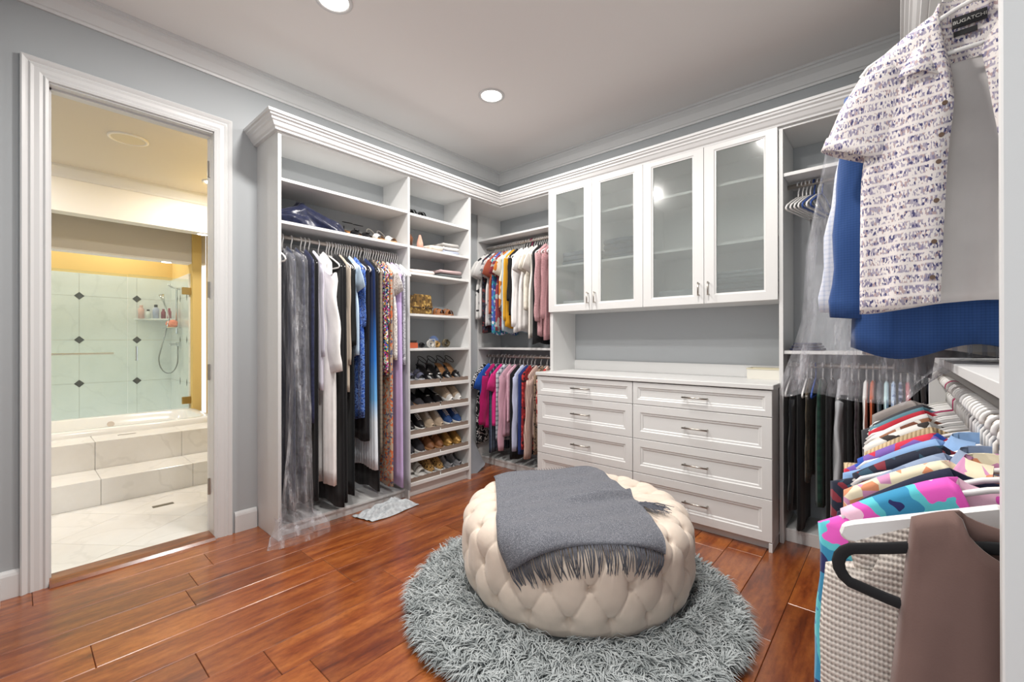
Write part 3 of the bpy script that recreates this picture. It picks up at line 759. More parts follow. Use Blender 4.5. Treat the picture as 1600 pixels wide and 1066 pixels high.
# ------------------------------------------------------------------ hangers and garments
def hanger_mesh(hw=.195, drop=.075, r=.0042, tip=.085, flat=False):
    hk = MB()
    pts = [(-.0175 * math.cos(a), 0, .0175 * math.sin(a)) for a in [R(x) for x in range(-20, 181, 20)]]
    pts += [(.0165, 0, -.012), (.008, 0, -.030), (0, 0, -.042), (0, 0, -drop)]
    hk.tube(pts, r * .85, 6)
    bd = MB(); L = []
    for s in (1, -1):
        arm = [(0, -drop), (.03, -drop - .008), (hw * .55, -drop - tip * .5), (hw * .93, -drop - tip * .95), (hw, -drop - tip - .012), (hw * .93, -drop - tip - .022)]
        L.append([(s * x, 0, z) for x, z in arm])
    loop = L[0] + L[1][::-1][:-1]
    bd.tube(loop, r, 6, True)
    return hk, bd
HM = {}
def hanger(loc, rz, col='white', hw=.195, group='white plastic hangers', label=None, name='clothes_hanger', tilt=0., drop=.075):
    key = (col, hw, drop)
    mat = {'white': PLASTIC, 'blue': plain('blue plastic', '2f4f9a', .35), 'black': plain('black velvet', '1b1a1c', .95), 'pink': plain('pink plastic', 'c9356f', .35), 'grey': plain('grey plastic', 'b5b3ae', .35)}[col]
    if key not in HM:
        hk, bd = hanger_mesh(hw, drop, .0052 if col != 'black' else .006); HM[key] = (hk, bd, [])
    hk, bd, made = HM[key]
    if not made:
        t = bpy.data.objects.new(name, None); COL.objects.link(t); OFF[t.name] = (0, 0, 0)
        bd.build('shoulder_bar', mat, t, smooth=True, world=False); hk.build('hook', mat if col != 'black' else CHROME, t, smooth=True, world=False)
        made.append(t); t.location = loc; t.rotation_euler = (0, tilt, rz)
    else:
        t = copytree(made[0], loc, (0, tilt, rz)); t.name = name
    return tag(t, label or 'white plastic clothes hanger', 'hanger', group)

def garment_mesh(w=.2, L=.75, hem=None, th=.028, sleeve=None, slen=.52, neck=.065, nf=.07, nb=.02, fold=.010, nfold=4., seed=0, drop=.082, tip=.085, cols=34, rows=20, vneck=False, sw=.05, sout=.03, wave_hem=.01):
    g = random.Random(seed); ph = g.uniform(0, 6.28); ph2 = g.uniform(0, 6.28)
    hem = hem or w * 1.02; nw = neck / w; z0 = -drop + .014; zt_ = -drop - tip + .010; mb = MB()
    for side, nd in ((-1, nf), (1, nb)):
        P = []
        for j in range(rows + 1):
            t = (j / rows) ** 1.25; row = []
            for i in range(cols + 1):
                s = -1 + 2 * i / cols; a = abs(s)
                if a < nw: ztop = z0 - nd * ((1 - a / nw) if vneck and side < 0 else math.sqrt(max(0, 1 - (a / nw) ** 2)))
                else: ztop = z0 + (zt_ - z0) * (((a - nw) / (1 - nw)) ** 1.25)
                W = w + (hem - w) * t
                if sleeve: W -= .03 * math.exp(-((t - .22) / .16) ** 2)
                z = ztop + (-L + wave_hem * math.sin(5 * s + ph) - ztop) * t
                ramp_ = min(1, t * 4.5) ** .6
                b_ = th * (1 - a ** 3) ** .5 * (ramp_ if a >= nw else max(ramp_, .6)) if a < 1 else 0
                if a < .985: b_ = max(b_, .0085 * min(1, t / .02))
                y = side * b_ + fold * min(1, t * 1.6) * (math.sin(nfold * math.pi * s + ph + 1.2 * t) + .5 * math.sin(2.3 * nfold * s * math.pi + ph2) + .28 * math.sin(4.1 * nfold * s + 6 * t + ph)) * (1 - .3 * a)
                row.append((s * W, y, z))
            P.append(row)
        mb.grid(P)
    if sleeve:
        for sgn in (-1, 1):
            if sleeve == 'short':
                path = [(w - .06, zt_ - .035), (w - .025, zt_ - .045), (w + .008, zt_ - .10), (w + .028, zt_ - .165)]
                ra = [.04, .055, .058, .060]; rb = [th * .4, th * .6, th * .75, th * .75]
            else:
                n = 14; path = [(w - .04, zt_ - .035)]; ra = [.04]; rb = [th * .6]
                for k in range(n):
                    t = k / (n - 1)
                    path.append((w - sw * .7 + sout * t + .008 * math.sin(3 * t + ph), zt_ - .04 - (slen - .04) * t))
                    ra.append(sw * (1.15 - .35 * t) * (1 + .035 * math.sin(7 * t * 3 + ph2))); rb.append(max(.007, th * .85) * (1 - .15 * t) * (1 + .1 * math.sin(17 * t + ph)))
                ra[-1] *= .86
            rowsP = []
            for k, (x, z) in enumerate(path):
                x1, z1_ = path[max(0, k - 1)]; x2, z2_ = path[min(len(path) - 1, k + 1)]
                tx, tz = x2 - x1, z2_ - z1_; l_ = math.hypot(tx, tz); nx_, nz_ = -tz / l_, tx / l_
                rr_ = []
                for q in range(18):
                    th_ = 2 * math.pi * q / 18; wr_ = 1 + .16 * math.sin(3 * th_ + ph + k * .9) * min(1, k / 3) + .09 * math.sin(5 * th_ + ph2 - k * 1.3)
                    rr_.append((sgn * (x + nx_ * ra[k] * math.cos(th_) * (.75 + .25 * wr_)), rb[k] * .8 * math.sin(th_) * wr_ + th * .15 * math.sin(k * 1.1 + ph), z + nz_ * ra[k] * math.cos(th_)))
                rowsP.append(rr_)
            mb.grid(rowsP, False, True)
    return mb
gseed = [0]
QUEUE = []
WANT = dict(bath_robe=.26, lilac_blouse=.05, ombre_dress=.06, sequin_dress=.055, blue_print_dress=.045, lavender_dress=.03, paisley_dress=.04,
            shade_coat=.02, shade_jumpsuit=.016, black_gown=.018, teal_edged_dress=.018, ribbed_cardigan=.024, shade_skirt=.016, plaid_skirt=.014, purple_top_dress=.03,
            black_coat=.07, grey_hoodie=.12, green_puffer_vest=.09, plum_quilted_jacket=.05, bronze_jacket=.035, shade_slacks=.014, shade_charcoal_slacks=.013, shade_jeans=.013,
            pink_tweed_jacket=.06, rose_cardigan=.055, white_longsleeve=.06, white_blouse=.055, cream_tee=.05, floral_blouse=.02, pale_blue_top=.02,
            magenta_sweater=.06, pale_pink_cardigan=.06, periwinkle_sweatshirt=.05, blush_stripe_sweater=.06, dark_plaid_skirt=.02, shade_trousers=.016, navy_skirt=.016)
def queue(pos, want, fn): QUEUE.append([pos, want, fn])
def hang_row(lo, hi, mn=.0102):
    """give every garment and spare hanger queued for a rod its own slot, in order, so that neighbours press together without crossing"""
    q = sorted(QUEUE, key=lambda e: e[0]); QUEUE.clear()
    tot = sum(2 * e[1] for e in q)
    if tot > hi - lo:
        fixed = sum(2 * min(e[1], mn) for e in q); f = max(0., (hi - lo - fixed) / (tot - fixed))
        for e in q:
            m = min(e[1], mn); e[1] = m + (e[1] - m) * f
    edge = lo
    for e in q: e[0] = max(e[0], edge + e[1]); edge = e[0] + e[1]
    edge = hi
    for e in reversed(q): e[0] = min(e[0], edge - e[1]); edge = e[0] - e[1]
    for p, h, fn in q: fn(p, h)
def garment(name, label, cat, loc, rz, mat, group, hang='white', hw=.195, hgroup=None, hlabel=None, tilt=0., collar=None, **kw):
    gseed[0] += 1; kw.setdefault('seed', gseed[0]); kw.setdefault('w', hw + .008)
    cl = kw.pop('clamp', None); hs = kw.pop('half', None); k = 1.
    mb = garment_mesh(**kw)
    if hs:
        hs -= .0016; kw.setdefault('th', .028); kw.setdefault('fold', .010)
        for _ in range(4):
            mx = max(abs(p[1]) for p in mb.v)
            if mx <= hs: break
            f = hs / mx; k *= f; kw['th'] *= f; kw['fold'] *= f; mb = garment_mesh(**kw)
        mb.v = [(p[0], max(-hs, min(hs, p[1])), p[2]) for p in mb.v]
        ky = min(1., hs / .052)
    else: ky = 1.
    if cl: mb.v = [((cl[0] if (p[0] - cl[0]) * cl[0] > 0 else p[0]), p[1], p[2]) for p in mb.v]
    o = mb.build(name, mat, None, smooth=True); o.location = loc; o.rotation_euler = (0, tilt, rz)
    tag(o, label, cat, group)
    sd = o.modifiers.new('thickness', 'SOLIDIFY'); sd.thickness = .0022; sd.offset = 0
    if collar is not None:
        cm = MB(); nk = kw.get('neck', .065); z0 = -.076; P = []
        for i in range(15):
            a = math.pi * (-.42 + 1.84 * i / 14)
            x = nk * .8 * math.cos(a); y = .032 * math.sin(a) * ky
            P.append([(x, y, z0 - .022 + .012 * math.sin(a)), (x * .9, y * .9, z0 + .018 + .008 * math.sin(a)), (x * 1.25, y * 1.6 , z0 - .016 + .01 * math.sin(a))])
        cm.grid(P); c_ = cm.build('collar', collar, o, smooth=True, world=False)
    if hang: hanger(loc, rz, hang, hw, hgroup or 'hangers', '%s hanger holding the %s' % (hang, label if len(label.split()) < 12 else name.replace('_', ' ')), tilt=tilt)
    return o

# ---- left bay, rod along y at x=.2, z=1.9
def left(y, name, label, mat, L, hang='white', **kw):
    kw.setdefault('nfold', 5.); kw.setdefault('fold', .015)
    cat = kw.pop('cat', 'dress')
    want = WANT.get(name, kw.get('th', .028) + .008)
    queue(y, want, lambda p, h: garment(name, label + ' in the bay by the bathroom door', cat, (.2, p, 1.9), 0., mat, 'long garments in the left closet bay', hang, .19, 'white hangers in the left closet bay', 'white plastic hanger on the rod of the left closet bay', L=L, clamp=(-.184,), half=h, **kw))
left(-2.27, 'evening_gown', 'midnight blue gown inside a clear plastic cover', fab('midnight', '2b3042', 'plain', rough=.6), 1.72, hem=.2, th=.035)
left(-2.20, 'satin_dress', 'dark slate satin dress inside a clear plastic cover', fab('slate satin', '3d4154', 'crush', '23263a', rough=.4), 1.68, hem=.21, th=.035)
hang_row(-2.300, -2.190)
left(-2.13, 'navy_dress', 'dark navy cocktail dress beside the plastic-covered gowns', fab('navy sheen', '20243a', 'crush', '34395a', rough=.4), 1.2, th=.03)
left(-2.06, 'lilac_blouse', 'pale lilac long-sleeved blouse next to the white robe', fab('pale lilac', 'd5d2e0', 'plain'), 1.0, cat='blouse', sleeve='long', slen=.62, th=.03)
left(-1.985, 'bath_robe', 'bulky white cotton robe with wide sleeves', fab('white cotton', 'eceae9', 'plain'), 1.62, cat='robe', sleeve='long', slen=.72, th=.045, sw=.105, sout=.11, hem=.225, fold=.016)
left(-2.09, 'shade_coat', 'long black coat added to darken the gap behind the lilac blouse', fab('black cloth', '141417', 'plain'), 1.70, cat='coat', th=.03, hem=.2)  # added black garment, stands in for the deep shade between the clothes
left(-1.905, 'shade_jumpsuit', 'black wide-leg jumpsuit added to darken the gap behind the white robe', fab('black cloth', '141417', 'plain'), 1.79, cat='jumpsuit', th=.018, hem=.22, fold=.008)  # added so the gap beside the robe goes dark
left(-1.655, 'shade_skirt', 'black maxi skirt added to darken the bay behind the ombre dress', fab('black cloth', '141417', 'plain'), 1.74, cat='skirt', th=.03, hem=.215)  # another black filler, put in for the shade low in the bay
left(-1.88, 'black_gown', 'plain black floor-length gown', fab('black cloth', '141417', 'plain'), 1.76, th=.02, hem=.22, fold=.01)
left(-1.86, 'ribbed_cardigan', 'beige ribbed cardigan half hidden by the white robe', fab('beige rib', 'cbbfb0', 'hstripe', 'b3a493', scale=70), 1.03, cat='cardigan', sleeve='long', slen=.68, th=.022)
left(-1.82, 'teal_edged_dress', 'black velvet sheath dress with long sleeves', fab('black velvet cloth', '101418', 'plain', rough=.95), 1.74, sleeve='long', slen=.55, th=.028)
left(-1.785, 'sky_shirt', 'pale sky blue shirt', fab('sky cotton', 'b9cfe4', 'plain'), .78, cat='shirt', sleeve='short', th=.02)
left(-1.75, 'blue_print_dress', 'cobalt and white printed dress', fab('blue print', '2f55a8', 'animal', '6f93d6', '23356f', scale=60), 1.22, sleeve='long', slen=.42, th=.022)
left(-1.71, 'purple_top_dress', 'black dress with a violet yoke', fab('black violet', '16151c', 'plain'), 1.38, th=.03)
left(-1.67, 'ombre_dress', 'pleated blue ombre dress fading to white', fab('ombre pleats', '2a78cf', 'ombre'), 1.58, hem=.235, fold=.012, nfold=14, th=.03, cols=60)
left(-1.635, 'plaid_skirt', 'brown checked long skirt', fab('brown check', '6a5a4e', 'plaid', 'b3a796', '2d2926', scale=9), 1.5, cat='skirt', th=.02, fold=.008)
left(-1.605, 'sequin_dress', 'multicoloured sequined party dress', fab('rainbow sequins', 'ffffff', 'sequin', scale=110), .93, sleeve='long', slen=.40, th=.028, hem=.21)
left(-1.57, 'paisley_dress', 'orange and cream paisley maxi dress', fab('paisley', 'b9a48d', 'floral', 'cf6b3f', '5c5f78', scale=75), 1.74, th=.022, hem=.21)
left(-1.535, 'lace_blouse', 'white and grey lace blouse', fab('white lace', 'e4e2df', 'animal', 'b8b3af', 'efedea', scale=45), .82, cat='blouse', sleeve='short', th=.02)
left(-1.505, 'lavender_dress', 'lavender chiffon maxi dress', fab('lavender chiffon', 'c3aedb', 'plain'), 1.76, th=.02, hem=.225)
left(-1.47, 'silver_top', 'silver grey sequined tunic next to the shoe tower', fab('silver sequin', 'a9abb0', 'animal', 'd5d6da', '85868c', scale=70, rough=.4), .85, cat='tunic', th=.02)
left(-1.435, 'garment_cover', 'light grey fabric cover by the shoe tower', fab('grey cover', 'b7b7ba', 'plain'), 1.80, cat='garment bag', th=.016, hem=.215, fold=.004)
hanger((.2, -2.3255, 1.9), 0., 'white', .19, 'white hangers in the left closet bay', 'empty white hanger against the side panel in front of the plastic cover')
for y in (-1.93, -1.845, -1.80, -1.765, -1.73, -1.69, -1.655, -1.62, -1.59, -1.55, -1.52, -1.49, -1.455, -1.42):
    queue(y, .0056, lambda p, h: hanger((.2, p, 1.9), 0., 'white', .19, 'white hangers in the left closet bay', 'white plastic hanger on the rod of the left closet bay'))
hang_row(-2.172, -1.4065)
# clear plastic cover over the gowns
pc = MB(); rows = []
def sg(v_, e): return math.copysign(abs(v_) ** e, v_)
for z, cx, cy, rx, ry in ((1.826, 0.2, -2.245, 0.03, 0.02), (1.8, 0.2, -2.245, 0.1, 0.066), (1.765, 0.2, -2.245, 0.18, 0.066), (1.735, 0.205, -2.245, 0.2, 0.066), (1.6, 0.215, -2.245, 0.208, 0.066), (1.2, 0.22, -2.245, 0.212, 0.066), (0.8, 0.235, -2.245, 0.228, 0.066), (0.5, 0.24, -2.245, 0.233, 0.066), (0.3, 0.245, -2.245, 0.238, 0.066), (0.165, 0.25, -2.245, 0.236, 0.066), (0.115, 0.385, -2.24, 0.1, 0.14), (0.06, 0.425, -2.25, 0.06, 0.18), (0.006, 0.43, -2.255, 0.06, 0.19)):
    row = []
    for j in range(64):
        t_ = 2 * math.pi * j / 64; e = .45 if z > .14 else 1.
        x = max(.006, cx + rx * sg(math.cos(t_), e) * (1 + .025 * math.sin(9 * j + z * 7)))
        y = cy + ry * sg(math.sin(t_), e) * (1 + .035 * math.sin(5.3 * j + z * 11))
        if x > .362 and y < cy and z < .85: y -= min(1., (x - .362) / .09) * .11 * (1 - z / .85) * (z > .14)
        if x < .362: y = max(y, -2.316)
        row.append((x, y, z + (.008 * math.sin(j * .7) if .14 < z < 1.7 else 0)))
    rows.append(row)
R2 = []
for a, b_ in zip(rows, rows[1:]):
    for k in range(5): R2.append([tuple(p + (q - p) * k / 5 for p, q in zip(u, v_)) for u, v_ in zip(a, b_)])
R2.append(rows[-1]); pc.grid(R2, False, True)
tag(pc.build('plastic_cover', FILM, None, smooth=True), 'long clear plastic dry-cleaning cover trailing onto the floor from the left closet bay', 'plastic cover')
# crumpled silver cloth on the floor
mb = MB(); rows = []
for i in range(25):
    row = []
    for j in range(41):
        u, v_ = i / 24, j / 40; x = .318 + .19 * u + .015 * (1 + math.sin(v_ * 5)); y = -1.87 + .40 * v_ + .05 * u
        e = min(1, 4 * u, 4 * (1 - u) + .05, 5 * v_ + .1, 5 * (1 - v_) + .1)
        row.append((x, y, .004 + e * (.035 + .022 * math.sin(24 * u + 6 * math.sin(4 * v_)) + .010 * math.sin(31 * u - 9 * v_))))
    rows.append(row)
tag(mb.grid(rows).build('fallen_scarf', fab('silver satin', '9b9fa3', 'crush', 'c4c8cb', rough=.35), None, smooth=True), 'crumpled silver grey satin cloth lying on the floor under the lavender dress', 'cloth')

# ---- corner bay upper rod (z 2.172) and lower rod (z 1.074), rods along x at y=-.2
def corner(x, z, name, label, mat, L, where, **kw):
    cat = kw.pop('cat', 'blouse'); hang = kw.pop('hang', 'white'); kw.setdefault('th', .024)
    pl_ = 'upper' if z > 2 else 'lower'
    want = WANT.get(name, kw['th'] + .008)
    queue(x, want, lambda p, h: garment(name, label + ' on the %s rod of the corner bay' % pl_, cat, (p, -.2, z), R(90), mat, 'clothes on the %s corner rod' % pl_, hang, .185, 'hangers on the %s corner rod' % pl_, '%s plastic hanger on the %s rod of the corner bay' % (hang, pl_), L=L, clamp=(.19,), half=h, **kw))
ZU, ZL = 2.172, 1.074
corner(.075, ZU, 'white_shirt', 'white and black short-sleeved shirt', fab('mono print', 'e9e8e6', 'animal', 'e9e8e6', '3a3a3e', scale=12), .74, 0, sleeve='short', cat='shirt')
corner(.125, ZU, 'white_tee', 'plain white tee', fab('white jersey', 'e8e6e5', 'plain'), .72, 0, sleeve='short', cat='t-shirt')
corner(.17, ZU, 'floral_blouse', 'black floral top', fab('dark floral', '24242c', 'floral', '7d3b3b', '3d3f52', scale=60), .86, 0, th=.018)
corner(.205, ZU, 'grey_print_tee', 'white tee with grey print', fab('grey print', 'dedddd', 'animal', 'dedddd', '8f9097', scale=14), .80, 0, sleeve='short', cat='t-shirt', th=.02)
corner(.245, ZU, 'rust_blouse', 'rust red blouse', fab('rust', 'a8543f', 'plain'), .68, 0, sleeve='short', cat='blouse', th=.02)
corner(.28, ZU, 'blue_violet_top', 'blue and violet printed top', fab('bv print', '4a5fae', 'floral', '3fa5b5', 'd7d5e2', scale=50), .88, 0, th=.02)
corner(.315, ZU, 'red_grey_top', 'wine red top', fab('wine', '8e3a42', 'animal', '8e3a42', 'a9a8a4', scale=16), .84, 0, sleeve='short', th=.02)
corner(.35, ZU, 'colour_block_tee', 'cream tee with orange shoulder print', fab('cream orange', 'e5dccb', 'animal', 'e5dccb', 'c8792f', scale=7), .62, 0, sleeve='short', cat='t-shirt', th=.024)
corner(.385, ZU, 'pale_blue_top', 'pale blue sleeveless top', fab('pale blue', 'b4c6d2', 'plain'), .86, 0, th=.02)
corner(.42, ZU, 'mustard_top', 'mustard yellow top', fab('mustard', 'd39a22', 'plain'), .82, 0, sleeve='long', slen=.6, sw=.035, th=.02)
corner(.455, ZU, 'black_blouse', 'black long top', fab('black jersey', '17171a', 'plain'), .70, 0, sleeve='long', slen=.42, sw=.038, th=.02)
corner(.50, ZU, 'white_longsleeve', 'white long-sleeved shirt', fab('white jersey', 'e8e6e5', 'plain'), .86, 0, sleeve='long', slen=.66, sw=.045, cat='shirt', th=.03)
corner(.565, ZU, 'white_blouse', 'loose white blouse', fab('white chiffon', 'dddad8', 'plain'), .84, 0, cat='blouse', hang='pink', sleeve='short', th=.034)
corner(.63, ZU, 'cream_tee', 'cream ruffled tee', fab('cream tee', 'e6e1d6', 'crush', 'd6cfc2'), .66, 0, sleeve='short', cat='t-shirt', th=.03)
corner(.68, ZU, 'ivory_wrap', 'ivory wrap blouse', fab('ivory', 'dfdad2', 'plain'), .92, 0, sleeve='short', cat='blouse', th=.024)
corner(.735, ZU, 'black_dress', 'black mid-length dress', fab('black jersey', '17171a', 'plain'), .97, 0, cat='dress', th=.026)
corner(.80, ZU, 'pink_tweed_jacket', 'dusty pink tweed jacket', fab('pink tweed', 'bd9296', 'animal', 'c79fa2', 'b08488', scale=90), .90, 0, sleeve='long', slen=.62, sw=.062, cat='jacket', th=.036, sout=.05)
corner(.875, ZU, 'rose_cardigan', 'rose pink knitted cardigan', fab('rose knit', 'b98a8e', 'knit', 'a87a7f', scale=60), .93, 0, sleeve='long', slen=.6, sw=.06, cat='cardigan', th=.034, sout=.045)
for x in (.045, .1, .15, .19, .23, .26, .30, .335, .37, .405, .44, .48, .53, .60, .66, .71, .765, .835, .905):
    queue(x, .0056, lambda p, h: hanger((p, -.2, ZU), R(90), 'white', .185, 'hangers on the upper corner rod', 'white plastic hanger on the upper rod of the corner bay'))
hang_row(.026, .93)
corner(.10, ZL, 'spotted_blouse', 'black and white spotted blouse', fab('spots', '1d1d20', 'animal', 'e6e4e2', '1d1d20', scale=26), .86, 0, sleeve='short', cat='blouse', th=.03)
corner(.16, ZL, 'royal_blue_tee', 'royal blue tee', fab('royal blue', '2b5fc0', 'plain'), .42, 0, sleeve='short', cat='t-shirt')
corner(.22, ZL, 'magenta_sweater', 'magenta sweater', fab('magenta', 'b01a63', 'plain'), .70, 0, sleeve='long', slen=.50, sw=.06, cat='sweater', th=.03, sout=.08)
corner(.285, ZL, 'hot_pink_blouse', 'hot pink blouse', fab('hot pink', 'cf2d7c', 'plain'), .66, 0, sleeve='short', cat='blouse', th=.026)
corner(.335, ZL, 'check_shirt', 'blue and white checked shirt', fab('blue check', 'c6ccd4', 'plaid', '41546f', '2b3a52', scale=7), .80, 0, cat='shirt', th=.022)
corner(.385, ZL, 'pale_pink_cardigan', 'pale pink long cardigan', fab('pale pink', 'd9a9bb', 'rib', 'c999ac', scale=70), .74, 0, sleeve='long', slen=.72, sw=.048, cat='cardigan', th=.032, sout=.05)
corner(.455, ZL, 'ruched_top', 'pink ruched top with ties', fab('pink ruche', 'd8b0bf', 'crush', 'c996a9'), .60, 0, cat='blouse', th=.03)
corner(.49, ZL, 'shade_trousers', 'black trousers added to darken the gap', fab('black jersey', '17171a', 'plain'), .95, 0, cat='trousers', th=.03)  # black filler added for the shade under the shorter clothes
corner(.25, ZL, 'dark_plaid_skirt', 'dark plaid long skirt', fab('dark plaid', '2a3346', 'plaid', '7d8ba3', '1a2030', scale=8), .92, 0, cat='skirt', th=.03)
corner(.52, ZL, 'periwinkle_sweatshirt', 'pale periwinkle sweatshirt', fab('periwinkle', 'b3b9d3', 'plain'), .62, 0, sleeve='long', slen=.70, sw=.042, cat='sweatshirt', th=.03, sout=.035)
corner(.575, ZL, 'navy_skirt', 'bright navy skirt', fab('bright navy', '22356f', 'plain'), .88, 0, cat='skirt', th=.024)
corner(.62, ZL, 'red_floral_dress', 'red and black floral dress', fab('red floral', '8c1f26', 'floral', 'c23a38', '2a1518', scale=50), .84, 0, cat='dress', th=.028)
corner(.69, ZL, 'blush_stripe_sweater', 'blush sweater with fine brown stripes', fab('blush stripe', 'cdb3a8', 'stripe', '9f8279', scale=18), .72, 0, sleeve='long', slen=.74, sw=.062, cat='sweater', th=.032, sout=.05)
corner(.755, ZL, 'leopard_dress', 'small-spotted leopard dress', fab('leopard dress', '8f7a66', 'animal', '8f7a66', '2c2522', scale=60), .86, 0, cat='dress', th=.03)
corner(.83, ZL, 'pink_floral_blouse', 'cream blouse with red flowers', fab('red bloom', 'd8b6a8', 'animal', 'd8b6a8', 'b5332f', scale=14), .60, 0, sleeve='long', slen=.42, sw=.06, cat='blouse', th=.032)
hang_row(.026, .872)
hanger((.885, -.2, ZL), R(90), 'white', .185, 'hangers on the lower corner rod', 'empty white hanger at the dresser end of the lower corner rod')
hanger((.905, -.2, ZL), R(90), 'blue', .185, 'hangers on the lower corner rod', 'blue plastic hanger at the dresser end of the lower corner rod')
# grey trousers hanging at a slant by the shoe tower
mb = MB(); rows = []
for j in range(15):
    t = j / 14; row = []
    for i in range(17):
        a = 2 * math.pi * i / 17
        row.append((.032 + .19 * t + .03 * math.cos(a) * (1 + .3 * t), -.585 + .02 * t + .11 * math.sin(a) * (.9 + .2 * t), max(.01, .36 - .36 * t) + .006 * math.sin(5 * a) + .05 * math.sin(a) * t))
    rows.append(row)
tag(mb.grid(rows, False, True).build('grey_trousers', fab('grey suiting', '86888e', 'plain', rough=.8), None, smooth=True), 'mid grey trousers slumped beside the shoe tower on the corner bay floor', 'trousers')

# ---- right bay on the back wall
def rback(x, name, label, mat, L, **kw):
    cat = kw.pop('cat', 'shirt'); hang = kw.pop('hang', 'white'); kw.setdefault('th', .022)
    want = WANT.get(name, kw['th'] + .006)
    queue(x, want, lambda p, h: garment(name, label + ' on the rod right of the dresser', cat, (p, -.2, 1.072), R(90), mat, 'clothes on the rod right of the dresser', hang, .19, 'hangers on the rod right of the dresser', hang + ' plastic hanger on the lower rod right of the dresser', L=L, clamp=(.19,), half=h, **kw))
rback(2.712, 'black_coat', 'black wool coat', fab('black wool', '15161c', 'plain'), .86, sleeve='long', slen=.68, sw=.06, cat='coat', th=.032, sout=.06)
for xx, nm, lb in ((2.74, 'shade_slacks', 'black slacks added to darken the bay'), (2.86, 'shade_charcoal_slacks', 'charcoal slacks added to darken the bay'), (2.92, 'shade_jeans', 'long black jeans added to darken the bay')):  # black fillers added in place of the shade beneath the jackets
    rback(xx, nm, lb, fab('black cloth', '141417', 'plain'), .97, cat='trousers', th=.03, hem=.2)
rback(2.765, 'bronze_jacket', 'bronze crinkled metallic jacket', fab('bronze', '5a4f40', 'crush', '2e2a24', rough=.35), .66, sleeve='long', slen=.5, sw=.045, cat='jacket', th=.024)
rback(2.825, 'green_puffer_vest', 'dark green quilted puffer vest', fab('green puffer', '1c3a30', 'hstripe', '16302a', scale=6, rough=.4), .80, cat='vest', th=.036, fold=.006)
rback(2.89, 'grey_hoodie', 'light grey cotton hoodie', fab('grey marl', 'a6a8ac', 'plain'), .68, sleeve='long', slen=.66, sw=.056, cat='hoodie', th=.034, sout=.06)
rback(2.955, 'plum_quilted_jacket', 'dark plum quilted jacket', fab('plum quilt', '322830', 'quilt', '1d171c', scale=14), .80, sleeve='long', slen=.56, sw=.05, cat='jacket', th=.03)
rback(3.005, 'white_collar_shirt', 'plain white shirt', fab('white poplin', 'e4e3e1', 'plain'), .72, sleeve='long', slen=.5, sw=.035)
rback(3.04, 'orange_shirt', 'burnt orange shirt', fab('burnt orange', 'b3542c', 'plain'), .72, sleeve='short')
rback(3.07, 'grey_shirt', 'charcoal grey shirt', fab('charcoal', '5d5f66', 'plain'), .74, sleeve='short')
rback(3.10, 'aqua_shirt', 'pale aqua shirt', fab('aqua', 'bcd8dc', 'plain'), .74, sleeve='short')
rback(3.13, 'blue_print_shirt', 'light blue printed shirt', fab('lt blue print', 'b7cbe4', 'animal', 'b7cbe4', '6d86b5', scale=40), .74, sleeve='short')
rback(3.16, 'navy_check_shirt', 'navy checked shirt', fab('navy check', '2e3550', 'plaid', '5c6790', 'c6cbd8', scale=10), .76, sleeve='short')
rback(3.19, 'red_shirt', 'bright red shirt', fab('bright red', 'b02235', 'plain'), .76, sleeve='short')
rback(3.22, 'black_polo', 'black polo shirt', fab('black jersey', '17171a', 'plain'), .74, sleeve='short')
rback(3.25, 'dark_brown_shirt', 'very dark brown shirt', fab('dark brown', '241e1e', 'plain'), .76, sleeve='short')
rback(3.285, 'navy_polo', 'deep navy polo shirt', fab('deep navy', '25305c', 'plain'), .74, sleeve='short')
for x in (2.695, 2.74, 2.80):
    queue(x, .0056, lambda p, h, x=x: hanger((p, -.2, 1.072), R(90), 'white' if x != 2.80 else 'blue', .19, 'hangers on the rod right of the dresser', ('white' if x != 2.80 else 'blue') + ' spare hanger on the lower rod right of the dresser'))
hang_row(2.684, 3.335)
for k, (x, c) in enumerate(((2.70, 'white'), (2.722, 'white'), (2.742, 'white'), (2.762, 'white'), (2.782, 'blue'), (2.802, 'white'), (2.822, 'blue'))):
    hanger((x + .03, -.2, 2.186), R(79), c, .19, 'empty hangers on the upper rod right of the cabinet', 'empty %s hanger on the upper rod right of the glass cabinet' % c)
mb = MB()
for k in range(3):
    mb.box(2.70 + .01 * k, 2.86 - .01 * k, -.33, -.1, 1.164 + .016 * k, 1.178 + .016 * k)
tag(mb.build('folded_jeans', fab('dark denim', '22263e', 'plain'), None, bevel=.005), 'folded dark navy jeans on the shelf right of the dresser', 'folded clothes')
# ---- side closet lower rod (along y at x=RX, z 1.072); clothes face the doorway
ZR = 1.072
def side(y, name, label, mat, L, **kw):
    cat = kw.pop('cat', 'shirt'); hang = kw.pop('hang', 'white'); kw.setdefault('th', .024); hw = kw.pop('hw', rnd.choice((.19, .2, .21)))
    rz = kw.pop('rz', rnd.uniform(-9, 7))
    queue(y, kw['th'] + .008, lambda p, h: garment(name, label + ' on the lower rod of the side closet', cat, (RX, p, ZR), 0., mat, 'clothes on the lower rod of the side closet', hang, hw, 'hangers on the side closet lower rod', (hang or 'white') + ' plastic hanger on the lower rod of the side closet', L=L, clamp=(.32,), half=h, **kw))
